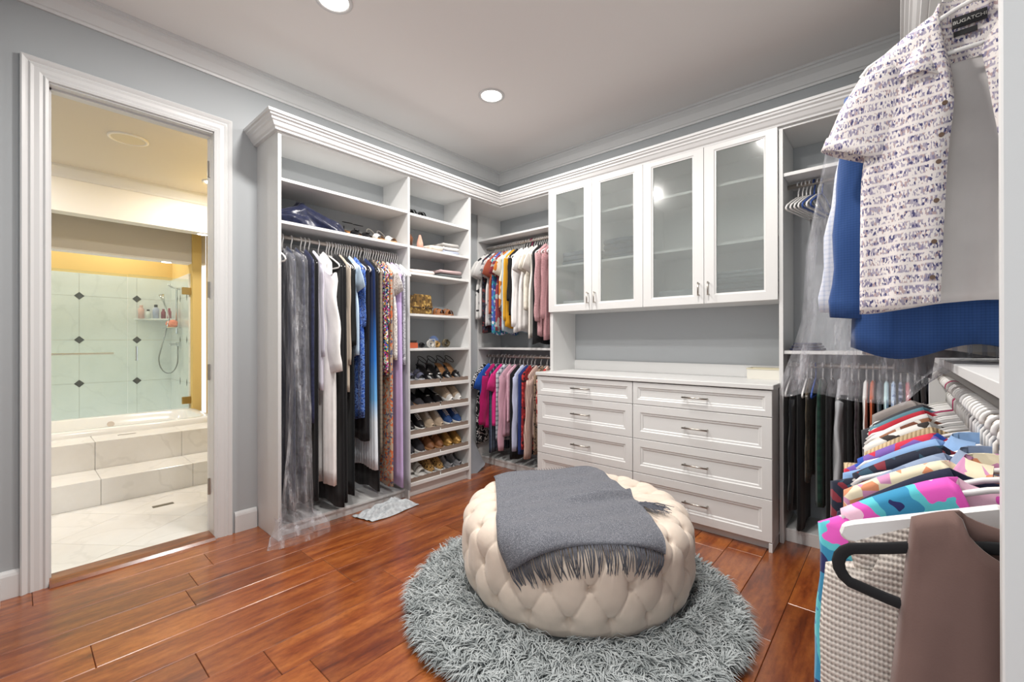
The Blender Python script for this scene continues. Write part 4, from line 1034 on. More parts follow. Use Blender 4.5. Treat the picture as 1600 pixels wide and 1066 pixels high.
# brown sleeveless top on a black velvet hanger (its arm sticks out of the armhole)
vest = garment_mesh(w=.118, L=.85, hem=.175, th=.022, neck=.07, nf=.06, fold=.006, nfold=2.2, seed=5, drop=.098, tip=.018)
o = vest.build('brown_tank', fab('mocha jersey', '6d5650', 'plain', rough=.9), None, smooth=True); o.location = (RX, -2.572, ZR); o.rotation_euler = (0, R(1), 0)
sd = o.modifiers.new('thickness', 'SOLIDIFY'); sd.thickness = .004; sd.offset = 0
tag(o, 'mocha brown sleeveless top hanging in front of the cream knit sweater', 'tank top', 'clothes on the lower rod of the side closet')
t = thing('velvet_hanger', 'black velvet hanger with its arm sticking out of the brown top', 'hanger', (RX, -2.572, ZR), 'hangers on the side closet lower rod')
bm_ = MB(); arm = []
for s in (1, -1):
    arm.append([(s * x, 0, z) for x, z in [(0, -.115), (.05, -.122), (.11, -.135), (.16, -.150)] + [(.185 + .03 * math.sin(q), -.187 + .03 * math.cos(q)) for q in [R(25 + 20 * kk) for kk in range(7)]] + [(.16, -.222), (.08, -.238), (.0, -.25)]])
loop = arm[0] + arm[1][::-1][1:-1]
bm_.tube(loop, .0028, 8, True, r2=.0085); bm_.build('shoulder_bar', plain('black velvet', '1b1a1c', .95), t, smooth=True, world=False)
hk, _ = hanger_mesh(.2, .1); hk.build('hook', CHROME, t, smooth=True, world=False)
t.rotation_euler = (0, R(-3), 0)
side(-2.4985, 'cream_knit_sweater', 'cream chunky knitted sweater', fab('cream knit', 'd6ccc3', 'knit', '9d938b', scale=56), .80, sleeve='long', slen=.66, sw=.07, cat='sweater', th=.03, sout=.03, hang=None, hw=.195, rz=2, drop=.115, tip=.07)
t = thing('wide_hanger', 'wide flat white hanger holding the cream knit sweater', 'hanger', (RX, -2.4985, ZR), 'hangers on the side closet lower rod')
MB().prism([(-.21, -.175), (-.205, -.158), (-.19, -.15), (-.03, -.085), (.03, -.085), (.19, -.15), (.205, -.158), (.21, -.175), (.2, -.185), (-.2, -.185)], -.008, .008, 'y').build('shoulder_bar', PLASTIC, t, bevel=.004, world=False)
hk, _ = hanger_mesh(.2, .09, .005); hk.build('hook', PLASTIC, t, smooth=True, world=False)
hang_row(-2.536, -2.461)
side(-2.44, 'tropical_shirt', 'turquoise and pink tropical print blouse', fab('tropical', '49b4c4', 'tropic', scale=9), .78, sleeve='long', slen=.66, sw=.055, cat='blouse', sout=.055)
side(-2.425, 'navy_knit', 'dark navy fine knit top', fab('dark navy', '1c2038', 'plain'), .82, sleeve='long', slen=.66, sw=.05, cat='sweater', sout=.05)
side(-2.385, 'butterfly_shirt', 'cream shirt with pink and orange butterfly print', fab('butterflies', 'e8dcbf', 'floral', 'd98f6a', 'cc8fb4', scale=48), .70, collar=fab('butterflies', 'e8dcbf'))
side(-2.335, 'denim_shirt', 'washed light blue denim shirt', fab('washed denim', '8b9bb5', 'animal', '8b9bb5', '7888a4', scale=25), .74, sleeve='long', slen=.58, collar=fab('washed denim', '8b9bb5'), th=.03)
side(-2.285, 'dark_jacket', 'dark navy printed jacket', fab('dark print', '1e2334', 'floral', '2d4a5c', '7a2a36', scale=45), .84, sleeve='long', slen=.64, sw=.06, cat='jacket', sout=.06)
side(-2.235, 'chambray_shirt', 'sky blue chambray shirt', fab('chambray', '7f9fc8', 'plain'), .74, sleeve='long', slen=.56, collar=fab('chambray', '7f9fc8'), th=.03)
side(-2.185, 'purple_shirt', 'purple and red printed shirt', fab('purple red', '7a5ba8', 'floral', 'c5324a', '2f57b3', scale=35), .78, sleeve='long', slen=.58, sout=.05)
side(-2.12, 'ribbed_sweater', 'beige wide-ribbed sweater', fab('beige wide rib', 'd2b993', 'rib', 'a98f6b', scale=38), .72, sleeve='long', slen=.6, sw=.07, cat='sweater', th=.045, sout=.04)
side(-2.05, 'black_white_blouse', 'black and white patterned blouse', fab('bw pattern', 'e2dfda', 'animal', 'e2dfda', '3b3634', scale=22), .7, cat='blouse')
side(-1.98, 'rust_print_top', 'brown and white printed top', fab('brown print', '9a6a4e', 'animal', 'e3dcd2', '7d4a35', scale=16), .7, cat='blouse')
side(-1.90, 'white_strap_top', 'white strappy top', fab('white jersey', 'e8e6e5', 'plain'), .66, cat='blouse')
side(-1.80, 'red_tee', 'crimson red tee', fab('crimson', 'b52a3a', 'plain'), .7, cat='t-shirt')
side(-1.70, 'teal_blouse', 'muted teal blue top', fab('teal', '5b8593', 'plain'), .68, cat='blouse', hang='pink')
side(-1.58, 'navy_cardigan', 'dark grey cardigan', fab('dark grey', '3c3d42', 'plain'), .74, sleeve='long', slen=.5, cat='cardigan')
side(-1.38, 'grey_waistcoat', 'warm grey suit waistcoat', fab('grey suiting 2', '8d8683', 'plain'), .64, cat='waistcoat', vneck=True, nf=.22, neck=.09, th=.03, tip=.065)
for y in (-2.31, -2.26, -2.21, -2.16, -2.09, -2.02, -1.95, -1.93, -1.87, -1.84, -1.77, -1.74, -1.66, -1.62, -1.54, -1.50, -1.45, -1.30, -1.22):
    c = 'grey' if y > -1.5 else 'white'
    queue(y, .0064, lambda p, h, c=c, w_=rnd.choice((.18, .195, .21)): hanger((RX, p, ZR), 0., c, w_, 'hangers on the side closet lower rod', c + ' hanger among the clothes on the lower rod of the side closet'))
hang_row(-2.458, -.9)

# ---- side closet upper rod: printed shirt, blue blazer, checked shirts in plastic
ZS = 2.17
def dshirt():
    root = thing('printed_shirt', 'open short-sleeved shirt with a lilac dash print facing the doorway', 'shirt', (RX, -1.945, ZS))
    PR = fab('dash print', 'e5dedb', 'dash', '8d86a0', '4b4a74', scale=330.)
    LIN = fab('shirt inside', 'd6d2d0', 'plain')
    z0, ztip, hemz, w_ = -.155, -.245, -.865, .205
    def top_z(s): a = abs(s); return z0 - .02 if a < .28 else z0 + (ztip - z0) * ((a - .28) / .72) ** 1.2
    def sheet(s0, s1, ysign, edge=None, cols=20, rows=24, nd=.0, vn=None):
        P = []
        for j in range(rows + 1):
            t_ = j / rows; row = []
            for i in range(cols + 1):
                a0 = s0(t_) if callable(s0) else s0; a1 = s1(t_) if callable(s1) else s1
                s = a0 + (a1 - a0) * i / cols; a = abs(s)
                zt2 = top_z(s)
                if vn and a < .3: zt2 -= vn * (1 - a / .3)
                W = w_ + .012 * t_ - .02 * math.exp(-((t_ - .2) / .15) ** 2)
                z = zt2 + (hemz - zt2 + .012 * math.cos(3 * s)) * t_
                y = ysign * .036 * (1 - min(a, 1) ** 3) ** .5 * min(1, t_ * 5 + (.15 if ysign < 0 else 1)) + .010 * math.sin(7 * s + 2 * t_) * t_ + .006 * math.sin(17 * s + 4 * t_) * t_
                row.append((s * W, y, z))
            P.append(row)
        return MB().grid(P)
    sol = lambda o, th_=.0016: (setattr(o.modifiers.new('thickness', 'SOLIDIFY'), 'thickness', th_), o)[1]
    sol(sheet(-1, 1, 1, cols=30).build('back_panel', LIN, root, smooth=True, world=False))
    sol(sheet(-1, lambda t_: -.19 - .12 * t_, -1, vn=.42).build('front_panel', PR, root, smooth=True, world=False))
    sol(sheet(lambda t_: .04 + .25 * t_, 1, -1, vn=.12).build('front_panel', PR, root, smooth=True, world=False))
    # placket with buttons along the left front edge
    P = []
    for j in range(25):
        t_ = j / 24; s = -.19 - .12 * t_; zt2 = top_z(s) - .42 * (1 - abs(s) / .3) if abs(s) < .3 else top_z(s)
        W = w_ + .012 * t_ - .02 * math.exp(-((t_ - .2) / .15) ** 2); z = zt2 + (hemz - zt2 + .012 * math.cos(3 * s)) * t_
        y = -.036 * (1 - abs(s) ** 3) ** .5 * min(1, t_ * 5 + .15) + .010 * math.sin(7 * s + 2 * t_) * t_ + .006 * math.sin(17 * s + 4 * t_) * t_
        P.append([(s * W - .030, y - .003, z), (s * W + .001, y - .003, z), (s * W + .001, y + .001, z)])
    pk = MB().grid(P).build('placket', PR, root, smooth=True, world=False)
    for k in range(7):
        j = 1 + int(k * 3.6); p = P[j]
        MB().tube([(p[0][0] + .016, p[0][1] - .003, p[0][2]), (p[0][0] + .016, p[0][1], p[0][2])], .0052, 12).build('button', plain('horn button', '5b4433', .4), pk, world=False)
    for s in (-1, 1):
        path = [(.125, -.295), (.155, -.31), (.185, -.36), (.212, -.42), (.226, -.452)]; ra = [.06, .078, .078, .075, .072]; rows = []
        for k, (x, z) in enumerate(path):
            x1, z1 = path[max(0, k - 1)]; x2, z2 = path[min(4, k + 1)]; l_ = math.hypot(x2 - x1, z2 - z1); nx_, nz_ = -(z2 - z1) / l_, (x2 - x1) / l_
            rows.append([(s * (x + nx_ * ra[k] * math.cos(2 * math.pi * q / 20)), .033 * math.sin(2 * math.pi * q / 20) + .004 * math.sin(q), z + nz_ * ra[k] * math.cos(2 * math.pi * q / 20)) for q in range(20)])
        slv = MB().grid(rows, False, True).build('sleeve', PR, root, smooth=True, world=False); sol(slv)
        cr = []
        for (x, z), r_ in (((.215, -.427), .079), ((.229, -.457), .077)):
            l_ = 1; nx_, nz_ = .89, .46
            cr.append([(s * (x + nx_ * r_ * math.cos(2 * math.pi * q / 20)), .037 * math.sin(2 * math.pi * q / 20), z + nz_ * r_ * math.cos(2 * math.pi * q / 20)) for q in range(20)])
        sol(MB().grid(cr, False, True).build('cuff', PR, slv, smooth=True, world=False), .003)
    # collar: two leaves folded down from the neck, and the printed inner yoke
    for s in (-1, 1):
        P = []
        for i in range(9):
            u = i / 8
            inn = (s * (.052 + .006 * u), .026 - .062 * u, -.128 - .195 * u ** .9)
            tip = (s * (.070 + .066 * u), .020 - .070 * u, -.150 - .155 * u)
            P.append([inn, (inn[0] * .6 + tip[0] * .4 , (inn[1] + tip[1]) / 2 - .012, inn[2] * .6 + tip[2] * .4 + .010), tip])
        sol(MB().grid(P).build('collar', PR, root, smooth=True, world=False), .003)
    P = [[(.056 * math.sin(a), .03 * math.cos(a), -.128), (.066 * math.sin(a), .033 * math.cos(a), -.20), (.072 * math.sin(a), .034 * math.cos(a), -.275)] for a in [R(x) for x in range(-90, 91, 15)]]
    MB().grid(P).build('inner_yoke', PR, root, smooth=True, world=False)
    lb = MB().box(-.036, .022, .024, .0265, -.196, -.170).build('brand_tag', BLACKM, root, world=False)
    MB().box(-.034, .006, .0245, .0265, -.216, -.204).build('size_tag', BLACKM, root, world=False)
    # woven lettering on the tag
    fc = bpy.data.curves.new('lettering', 'FONT'); fc.body = 'BUGATCHI'; fc.size = .0115; fc.align_x = 'CENTER'; fc.extrude = .0002
    fo = bpy.data.objects.new('lettering', fc); COL.objects.link(fo)
    dg = bpy.context.evaluated_depsgraph_get(); me = bpy.data.meshes.new_from_object(fo.evaluated_get(dg)); bpy.data.objects.remove(fo)
    lo = bpy.data.objects.new('lettering', me); COL.objects.link(lo); lo.parent = lb; lo.location = (-.007, .0238, -.187); lo.rotation_euler = (R(90), 0, 0)
    me.materials.append(plain('tag thread', 'c9c7c2', .7))
    root.rotation_euler = (0, R(-.5), R(-1))
    return root
dshirt()
hanger((RX, -1.945, ZS), R(-1), 'white', .205, 'hangers on the side closet upper rod', 'white plastic hanger inside the printed shirt', drop=.155)
def upper(y, name, label, mat, L, **kw):
    cat = kw.pop('cat', 'shirt'); kw.setdefault('drop', .15); hw = kw.pop('hw', .205); x = RX; kw.pop('x', None)
    o = garment(name, label, cat, (x, y, ZS), 0., mat, 'clothes on the upper rod of the side closet', None, hw, L=L, clamp=(.315,), **kw)
    hanger((x, y, ZS), 0, 'white', hw, 'hangers on the side closet upper rod', 'white plastic hanger behind the printed shirt on the upper side rod', drop=.148)
    return o
upper(-1.836, 'blue_blazer', 'bright blue wool blazer behind the printed shirt', fab('blazer wool', '2b4a80', 'plaid', '264373', '33548d', scale=45), .978, x=3.31, sleeve='long', slen=.66, sw=.062, cat='blazer', th=.04, sout=.075, hem=.235, fold=.006, wave_hem=.02, half=0.046)
upper(-1.735, 'checked_shirt', 'pale blue checked dress shirt under a plastic cover', fab('pale check', 'dfe2ea', 'plaid', 'b9c4da', 'c3cbdd', scale=22), .96, sleeve='long', slen=.64, sw=.07, sout=.11, th=.034, half=0.036)
upper(-1.655, 'tan_check_shirt', 'white shirt with tan and blue checks under a plastic cover', fab('tan check', 'e3dfda', 'plaid', '8f9fc0', 'c5b49c', scale=11), .985, sleeve='long', slen=.64, sw=.06, sout=.09, th=.03, half=0.036)
rv = upper(-1.555, 'red_lined_vest', 'black waistcoat with a red edge behind the blazer', fab('black red', '1d1416', 'plain'), 1.06, x=3.33, hem=.14, th=.03, cat='waistcoat', hw=.17, half=0.03)
for v_ in rv.data.vertices:
    if v_.co.z + ZS < 1.172 and v_.co.x + RX > 3.272: v_.co.z = 1.170 - ZS
    elif v_.co.z + ZS < 1.172: v_.co.x = min(v_.co.x, 3.272 - RX)
upper(-1.485, 'grey_plaid_shirt', 'grey windowpane plaid shirt at the back of the upper rod', fab('grey plaid', 'c3c6ca', 'plaid', '6d7585', '8f97a3', scale=13), .98, x=3.40, sleeve='short', th=.03, half=0.03)
# plastic cover over the checked shirts
rows = []
for z, cx, rx, ry in ((2.045, RX, .03, .02), (2.02, RX, .11, .07), (1.975, RX, .20, .085), (1.935, RX, .25, .088), (1.85, 3.315, .29, .088), (1.5, 3.305, .335, .088), (1.28, 3.30, .342, .088), (1.18, 3.28, .35, .09), (1.10, 3.23, .33, .095), (1.05, 3.20, .31, .10)):
    row = []
    for j in range(72):
        t_ = 2 * math.pi * j / 72; e = .5
        x = min(3.652, cx + rx * sg(math.cos(t_), e) * (1 + .015 * math.sin(7 * j + z * 9)))
        y = -1.695 + ry * sg(math.sin(t_), e) * (1 + .03 * math.sin(6.1 * j + z * 13))
        zz_ = z + (.010 * math.sin(j * .55) if z < 1.9 else 0)
        if zz_ < 1.174 and x > 3.27: zz_ = 1.170 + .003 * math.sin(j * 1.3) ** 2       # bunches on the shelf
        row.append((x, y, zz_))
    rows.append(row)
R2 = []
for a, b_ in zip(rows, rows[1:]):
    for k in range(5): R2.append([tuple(p + (q - p) * k / 5 for p, q in zip(u, v_)) for u, v_ in zip(a, b_)])
R2.append(rows[-1])
R2 = [[(p[0], p[1], max(p[2], 1.168)) if p[0] > 3.275 else p for p in r_] for r_ in R2]
tag(MB().grid(R2, False, True).build('plastic_cover', FILM, None, smooth=True), 'short clear plastic dry-cleaning cover hanging behind the blue blazer', 'plastic cover')

# ------------------------------------------------------------------ shoes
OUT = [(0, .006), (.03, .022), (.12, .031), (.3, .030), (.45, .032), (.65, .042), (.8, .041), (.92, .029), (.98, .014), (1, .005)]
def ow(u): return float(np.interp(u, [a for a, _ in OUT], [b for _, b in OUT]))
def sole_mesh(L, zf, thick, n=22, grow=1.):
    rows = []
    for i in range(n + 1):
        u = i / n; w_ = ow(u) * grow; z = zf(u); x = (u - .5) * L; tk = thick(u) if callable(thick) else thick
        rows.append([(x, -w_, z), (x, -w_ * 1.03, z + tk * .5), (x, -w_, z + tk), (x, w_, z + tk), (x, w_ * 1.03, z + tk * .5), (x, w_, z)])
    mb = MB().grid(rows, False, True); mb.f.append(tuple(range(6))); mb.f.append(tuple(n * 6 + j for j in range(6))); return mb
def upper_mesh(L, zf, tk, hf, open_to=.5, n=22, m=12, u0=.01, u1=.985, half=.6):
    mb = MB(); rows = []
    for i in range(n + 1):
        u = u0 + (u1 - u0) * i / n; x = (u - .5) * L; w_ = ow(u) * .97; z = zf(u) + (tk(u) if callable(tk) else tk)
        rows.append([(x - .006 * math.sin(math.pi * j / m) * (u < .1), -w_ * math.cos(math.pi * j / m) * (1 - .12 * math.sin(math.pi * j / m)), z + hf(u) * math.sin(math.pi * j / m) ** .75) for j in range(m + 1)])
    st = len(mb.v)
    for r_ in rows: mb.v += r_
    for i in range(n):
        for j in range(m):
            u = u0 + (u1 - u0) * (i + .5) / n; a = (j + .5) / m
            if .05 < u < open_to and abs(a - .5) < .5 - half * .5: continue
            q = st + i * (m + 1) + j; mb.f.append((q, q + 1, q + m + 2, q + m + 1))
    return mb
def interp(*kv): return lambda u: float(np.interp(u, [k for k, _ in kv], [v_ for _, v_ in kv]))
SHK = {}
def make_shoe(style, m1, m2, m3):
    """returns list of (part name, mesh builder, material, parent part or None)"""
    P = []; L = .25
    if style in ('sneaker', 'hisneaker'):
        zf = interp((0, 0), (1, .006)); tk = interp((0, .032), (.5, .024), (1, .02))
        hf = interp((0, .075), (.25, .068), (.5, .075), (.62, .062), (.8, .042), (1, .016))
        P.append(('sole', sole_mesh(L, zf, tk, grow=1.06), m2)); P.append(('upper', upper_mesh(L, zf, tk, hf, .42), m1))
        P.append(('toe_cap', upper_mesh(L, zf, tk, lambda u: hf(u) + .0015, 0, 8, 12, .83, .99), m2 if style == 'hisneaker' else m1))
        lc = MB()
        for k in range(5):
            u = .5 + .055 * k; x = (u - .5) * L; z = zf(u) + tk(u) + hf(u) + .002
            lc.tube([(x, -.02, z - .008), (x + .004, 0, z + .001), (x, .02, z - .008)], .003, 5)
        P.append(('laces', lc, m3))
        P.append(('tongue', MB().grid([[(-.01 + .055 * (1 - a) - .04, y, .085 + .035 * (1 - a)) for y in (-.018, 0, .018)] for a in (0, .5, 1)]), m1))
    elif style in ('flat', 'loafer'):
        zf = interp((0, 0), (1, 0)); tk = interp((0, .014), (.35, .012), (.4, .006), (1, .006)); hf = interp((0, .055), (.3, .042), (.5, .05), (.62, .046), (.8, .034), (1, .014))
        P.append(('sole', sole_mesh(L, zf, tk, grow=1.03), m2)); P.append(('upper', upper_mesh(L, zf, tk, hf, .52 if style == 'loafer' else .66), m1))
        if style == 'loafer':
            P.append(('buckle', MB().tube([(.035, -.018, .052), (.042, 0, .059), (.035, .018, .052)], .005, 6), m3))
    elif style == 'heel':
        zf = interp((0, .075), (.2, .072), (.5, .035), (.68, .006), (1, .0)); tk = .007
        P.append(('sole', sole_mesh(L, zf, tk), m2))
        P.append(('heel', MB().tube([((.04 - .5) * L + .012, 0, .078), ((.04 - .5) * L + .004, 0, .04), ((.04 - .5) * L + .002, 0, 0)], [.018, .009, .006], 8), m1))
        hf = interp((.62, .05), (.8, .036), (1, .013)); P.append(('toe_strap', upper_mesh(L, zf, tk, hf, 0, 8, 12, .66, .985), m1))
        P.append(('ankle_strap', MB().tube([((-.5 + .02) * L + .055 + .055 * math.cos(a), .03 * math.sin(a), .135 - .015 * math.cos(a)) for a in [2 * math.pi * k / 16 for k in range(16)]], .0035, 5, True).tube([((-.5 + .03) * L, 0, .082), ((-.5 + .03) * L, 0, .12)], .004, 5), m1))
        P.append(('bow', MB().ell((.075, 0, .052), .012, .022, .007, 10, 6), m3))
    elif style in ('slide', 'sandal'):
        zf = interp((0, 0), (1, 0)); tk = interp((0, .034 if style == 'slide' else .018), (1, .024 if style == 'slide' else .012))
        P.append(('sole', sole_mesh(L, zf, tk, grow=1.05), m2)); hf = interp((.4, .055), (.7, .05), (1, .03))
        P.append(('strap', upper_mesh(L, zf, tk, hf, 0, 5, 12, .56, .72), m1)); P.append(('strap', upper_mesh(L, zf, tk, hf, 0, 5, 12, .76, .9), m1))
        if style == 'sandal': P.append(('heel_strap', MB().tube([(-.07 - .05 * math.sin(a), .033 * math.cos(a), .02 + .05 * math.sin(a)) for a in [math.pi * k / 10 for k in range(11)]], .004, 5), m1))
    elif style == 'clog':
        zf = interp((0, 0), (1, .004)); tk = interp((0, .026), (1, .018)); hf = interp((0, .03), (.3, .03), (.48, .06), (.62, .062), (.8, .046), (1, .02))
        P.append(('sole', sole_mesh(L, zf, tk, grow=1.06), m2)); P.append(('upper', upper_mesh(L, zf, tk, hf, .47), m1))
        P.append(('trim', MB().tube([(.0, -.03, .055), (-.005, -.018, .078), (-.006, 0, .086), (-.005, .018, .078), (0, .03, .055)], .006, 6), m3))
    elif style == 'wedge':
        zf = interp((0, 0), (1, 0)); tk = interp((0, .085), (.4, .055), (.7, .02), (1, .014))
        P.append(('sole', sole_mesh(L, zf, tk, grow=1.02), m2)); hf = interp((.5, .05), (1, .02)); P.append(('strap', upper_mesh(L, zf, tk, hf, 0, 6, 12, .62, .9), m1))
        P.append(('heel_strap', MB().tube([(-.07 - .045 * math.sin(a), .032 * math.cos(a), .085 + .05 * math.sin(a)) for a in [math.pi * k / 10 for k in range(11)]], .004, 5), m1))
    return P
def shoe_pair(style, ms, label, locs, group, scale=1.):
    """locs: list of (loc, rot)"""
    t0 = None
    for (loc, rot) in locs:
        if t0 is None:
            t0 = bpy.data.objects.new('shoe', None); COL.objects.link(t0); OFF[t0.name] = (0, 0, 0)
            for nm, mb, mt in make_shoe(style, *ms): mb.build(nm, mt, t0, smooth=True, world=False)
            t = t0; t.location = loc; t.rotation_euler = rot
        else: t = copytree(t0, loc, rot)
        t.scale = (scale,) * 3
        t.name = {'hisneaker': 'sneaker', 'heel': 'heeled_shoe', 'flat': 'flat_shoe', 'wedge': 'wedge_sandal'}.get(style, style)
        tag(t, label, 'shoe', group)
def rack_pair(row, ys, style, ms, label, turn=0.):
    z = RACK[row]; L2 = []
    names = ('top', 'second', 'middle', 'fourth', 'lowest'); ang = math.atan2(.089, .315)
    for y in ys:
        x = .19; zz_ = z - .004 + (.335 - x) * math.tan(ang) + .001
        L2.append(((x, y, zz_), (0, ang, turn + R(rnd.uniform(-2, 2))) if not turn else (0, -ang, turn + R(rnd.uniform(-2, 2)))))
    shoe_pair(style, ms, label + ' on the %s shoe rack' % names[row], L2, 'shoes on the %s shoe rack' % names[row], .98)
blk = plain('black leather', '17171a', .3); wht = plain('white rubber', 'e6e4e0', .5); tan = plain('tan leather', 'b07f52', .5)
bei = fab('beige canvas', 'b7a48e', 'plain'); gold = plain('gold leather', 'b0894a', .35, .5); gry = plain('grey leather', '8f9094', .5)
nvy = plain('slate suede', '4a4c5e', .8); blu = plain('blue mesh', '25487e', .7); whl = plain('white leather', 'dcdad4', .45); leo = fab('leopard canvas', 'b58f55', 'animal', 'b58f55', '2f2419', scale=90)
slv_ = plain('silver trim', 'c9c9c6', .3, .8); brn = plain('brown leather', '8a5a38', .5); lac = plain('lace white', 'dedcd8', .8); dgr = plain('charcoal suede', '3b3a40', .85)
rack_pair(0, (-1.333, -1.233), 'slide', (nvy, gry, nvy), 'slate grey suede slide')
rack_pair(0, (-1.133, -1.035), 'heel', (blk, blk, slv_), 'black slingback heel with a silver bow')
rack_pair(0, (-.935, -.836), 'heel', (blk, tan, blk), 'black bow-front heel with a tan insole')
rack_pair(1, (-1.333, -1.233), 'flat', (dgr, tan, dgr), 'charcoal suede ballet flat')
rack_pair(1, (-1.133, -1.035), 'loafer', (blk, blk, slv_), 'black leather loafer with a metal bit')
rack_pair(1, (-.935, -.836), 'hisneaker', (bei, wht, bei), 'beige sneaker with a white toe')
rack_pair(2, (-1.333, -1.233), 'sneaker', (blk, wht, lac), 'black sneaker with a white sole')
rack_pair(2, (-1.133, -1.035), 'sneaker', (bei, bei, lac), 'sand-coloured lace-up sneaker')
rack_pair(2, (-.935, -.836), 'sneaker', (blu, wht, lac), 'blue mesh sneaker with a white sole')
rack_pair(3, (-1.333, -1.233), 'clog', (dgr, wht, dgr), 'dark clog with a white sole')
rack_pair(3, (-1.133, -1.035), 'clog', (brn, tan, tan), 'tan suede clog with a furry rim')
rack_pair(3, (-.935, -.836), 'sneaker', (gold, gold, gold), 'metallic gold sneaker')
rack_pair(4, (-1.333, -1.233), 'slide', (whl, wht, whl), 'white two-strap slide')
rack_pair(4, (-1.133, -1.035), 'sneaker', (leo, wht, leo), 'leopard print sneaker')
rack_pair(4, (-.935, -.836), 'clog', (gry, gry, gry), 'pale grey clog with its heel to the room', math.pi)
# shoes on flat shelves
def shelf_pair(zs, pts, style, ms, label, rz=0.):
    shoe_pair(style, ms, label, [((x, y, zs + .001), (0, 0, R(rz + rnd.uniform(-8, 8)))) for x, y in pts], label[:24] + ' pair', .95)
shelf_pair(1.972, ((.2, -1.79), (.19, -1.70)), 'heel', (blk, tan, blk), 'black strappy heel beside the navy bag on the closet bay shelf')
shelf_pair(1.972, ((.2, -1.60), (.2, -1.50)), 'wedge', (whl, tan, whl), 'white strap wedge sandal on the closet bay shelf')
shelf_pair(2.228, ((.2, -1.31), (.2, -1.21)), 'sandal', (blk, blk, blk), 'black beaded sandal on the top shelf of the shoe tower')
shelf_pair(1.441, ((.22, -1.05), (.22, -.94)), 'sandal', (brn, brn, tan), 'brown strappy sandal beside the patterned handbag')

# ------------------------------------------------------------------ bags, folded clothes, small things
def blob(pts, seed, amp=.006, n=40, m=24):
    """loft of (x centre, half depth, height) sections along y with folds"""
    g = random.Random(seed); rows = []
    for (y, xc, hd, hh, z0) in pts:
        row = []
        for j in range(n):
            a = math.pi * j / (n - 1); c = math.cos(a); s = math.sin(a)
            row.append((xc + hd * c * (1 + amp * 8 * math.sin(9 * a + y * 31)), y, z0 + hh * s ** .8 * (1 + amp * 14 * math.sin(13 * a + 23 * y)) ))
        rows.append(row)
    return MB().grid(rows)
ys = np.linspace(-2.32, -1.86, 30)
prf = [(float(y), .18, .15 * float(np.interp(y, [-2.32, -2.25, -1.95, -1.86], [.75, 1, 1, .5])), float(np.interp(y, [-2.32, -2.28, -2.19, -2.17, -2.14, -2.0, -1.9, -1.86], [.08, .10, .14, .175, .15, .10, .085, .02])), 1.973) for y in ys]
tag(blob(prf, 1, .008).build('garment_bag', fab('navy nylon', '1e2440', 'crush', '10142a', rough=.3), None, smooth=True), 'folded glossy navy nylon bag on the upper shelf of the left closet bay', 'bag')
def folded(name, label, x0, x1, y0, y1, z0, mats, hts, group='folded clothes in the shoe tower'):
    z = z0
    for k, (mt, hgt) in enumerate(zip(mats, hts)):
        mb = MB(); rows = []; nn = 24; g = random.Random(k + int(y0 * 1000))
        for i in range(9):
            u = i / 8; x = x0 + (x1 - x0) * u - g.uniform(0, .006)
            row = []
            for j in range(nn):
                a = 2 * math.pi * j / nn; ca = math.copysign(abs(math.cos(a)) ** .35, math.cos(a)); sa = math.copysign(abs(math.sin(a)) ** .6, math.sin(a))
                e = 1 if 0 < i < 8 else .72
                row.append((x, (y0 + y1) / 2 + (y1 - y0) / 2 * ca * (1 - .02 * k) , z + hgt / 2 + hgt / 2 * sa * e + .004 * math.sin(5 * u + 3 * a) * (sa > 0)))
            rows.append(row)
        mb.grid(rows, False, True); mb.f.append(tuple(range(nn))); mb.f.append(tuple(8 * nn + q for q in range(nn)))
        tag(mb.build(name, mt, None, smooth=True), label[k], 'folded clothes', group); z += hgt - .001
folded('folded_knit', ['folded pale blue knit under the white sweater in the shoe tower', 'folded navy-edged white sweater in the shoe tower', 'folded light grey sweater topmost of its stack in the shoe tower'], .06, .31, -1.02, -.84, 1.973, [fab('pale blue knit', 'a9b0c4', 'plain'), fab('white knit', 'd9d5d2', 'plain'), fab('lt grey knit', 'b3b1ae', 'plain')], (.028, .034, .034))
folded('folded_blouse', ['folded cream top next to the brown fur pompom in the shoe tower'], .1, .32, -1.16, -1.035, 1.973, [fab('cream fold', 'd6c8ba', 'crush', 'e2d8cd')], (.05,))
folded('folded_sheet', ['folded blush white top lying flat on the third tower shelf'], .05, .32, -1.37, -1.12, 1.767, [fab('blush white', 'dccfca', 'plain')], (.035,))
folded('folded_pullover', ['folded charcoal green pullover on the third tower shelf', 'folded dusty pink pullover on the charcoal green one'], .05, .32, -1.06, -.82, 1.767, [fab('charcoal green', '55595a', 'plain'), fab('dusty pink', 'b79f9f', 'plain')], (.032, .036))
g = random.Random(4); mb = MB().ell((.2, -1.315, 2.042), .055, .05, .065, 18, 14); mb.v = [(p[0] + g.uniform(-.008, .008), p[1] + g.uniform(-.008, .008), max(1.9725, p[2] + g.uniform(-.008, .008))) for p in mb.v]
tag(mb.build('fur_pompom', fab('brown fur', '6e4024', 'crush', '472713'), None, smooth=True), 'brown fluffy fur pompom on the second tower shelf', 'pompom')
mb = MB().lathe([(0, 0), (.03, 0), (.026, .05), (.012, .10), (.008, .115), (0, .118)], (.27, -1.235, 1.973), 16)
tag(mb.build('blush_pouch', fab('blush satin', 'd3a694', 'crush', 'c18f7d'), None, smooth=True), 'small blush satin pouch beside the fur pompom', 'pouch')
hb = thing('handbag', 'brown and tan patterned handbag with a flap in the shoe tower', 'handbag', (.2, -1.21, 1.442))
LV = fab('brown pattern', '6d5228', 'floral', 'a5864a', '4e3a1c', scale=60, rough=.45)
MB().prism([(-1.325, 1.442), (-1.10, 1.442), (-1.10, 1.52), (-1.125, 1.60), (-1.30, 1.60), (-1.325, 1.52)], .16, .27, 'x').build('body', LV, hb, bevel=.012)
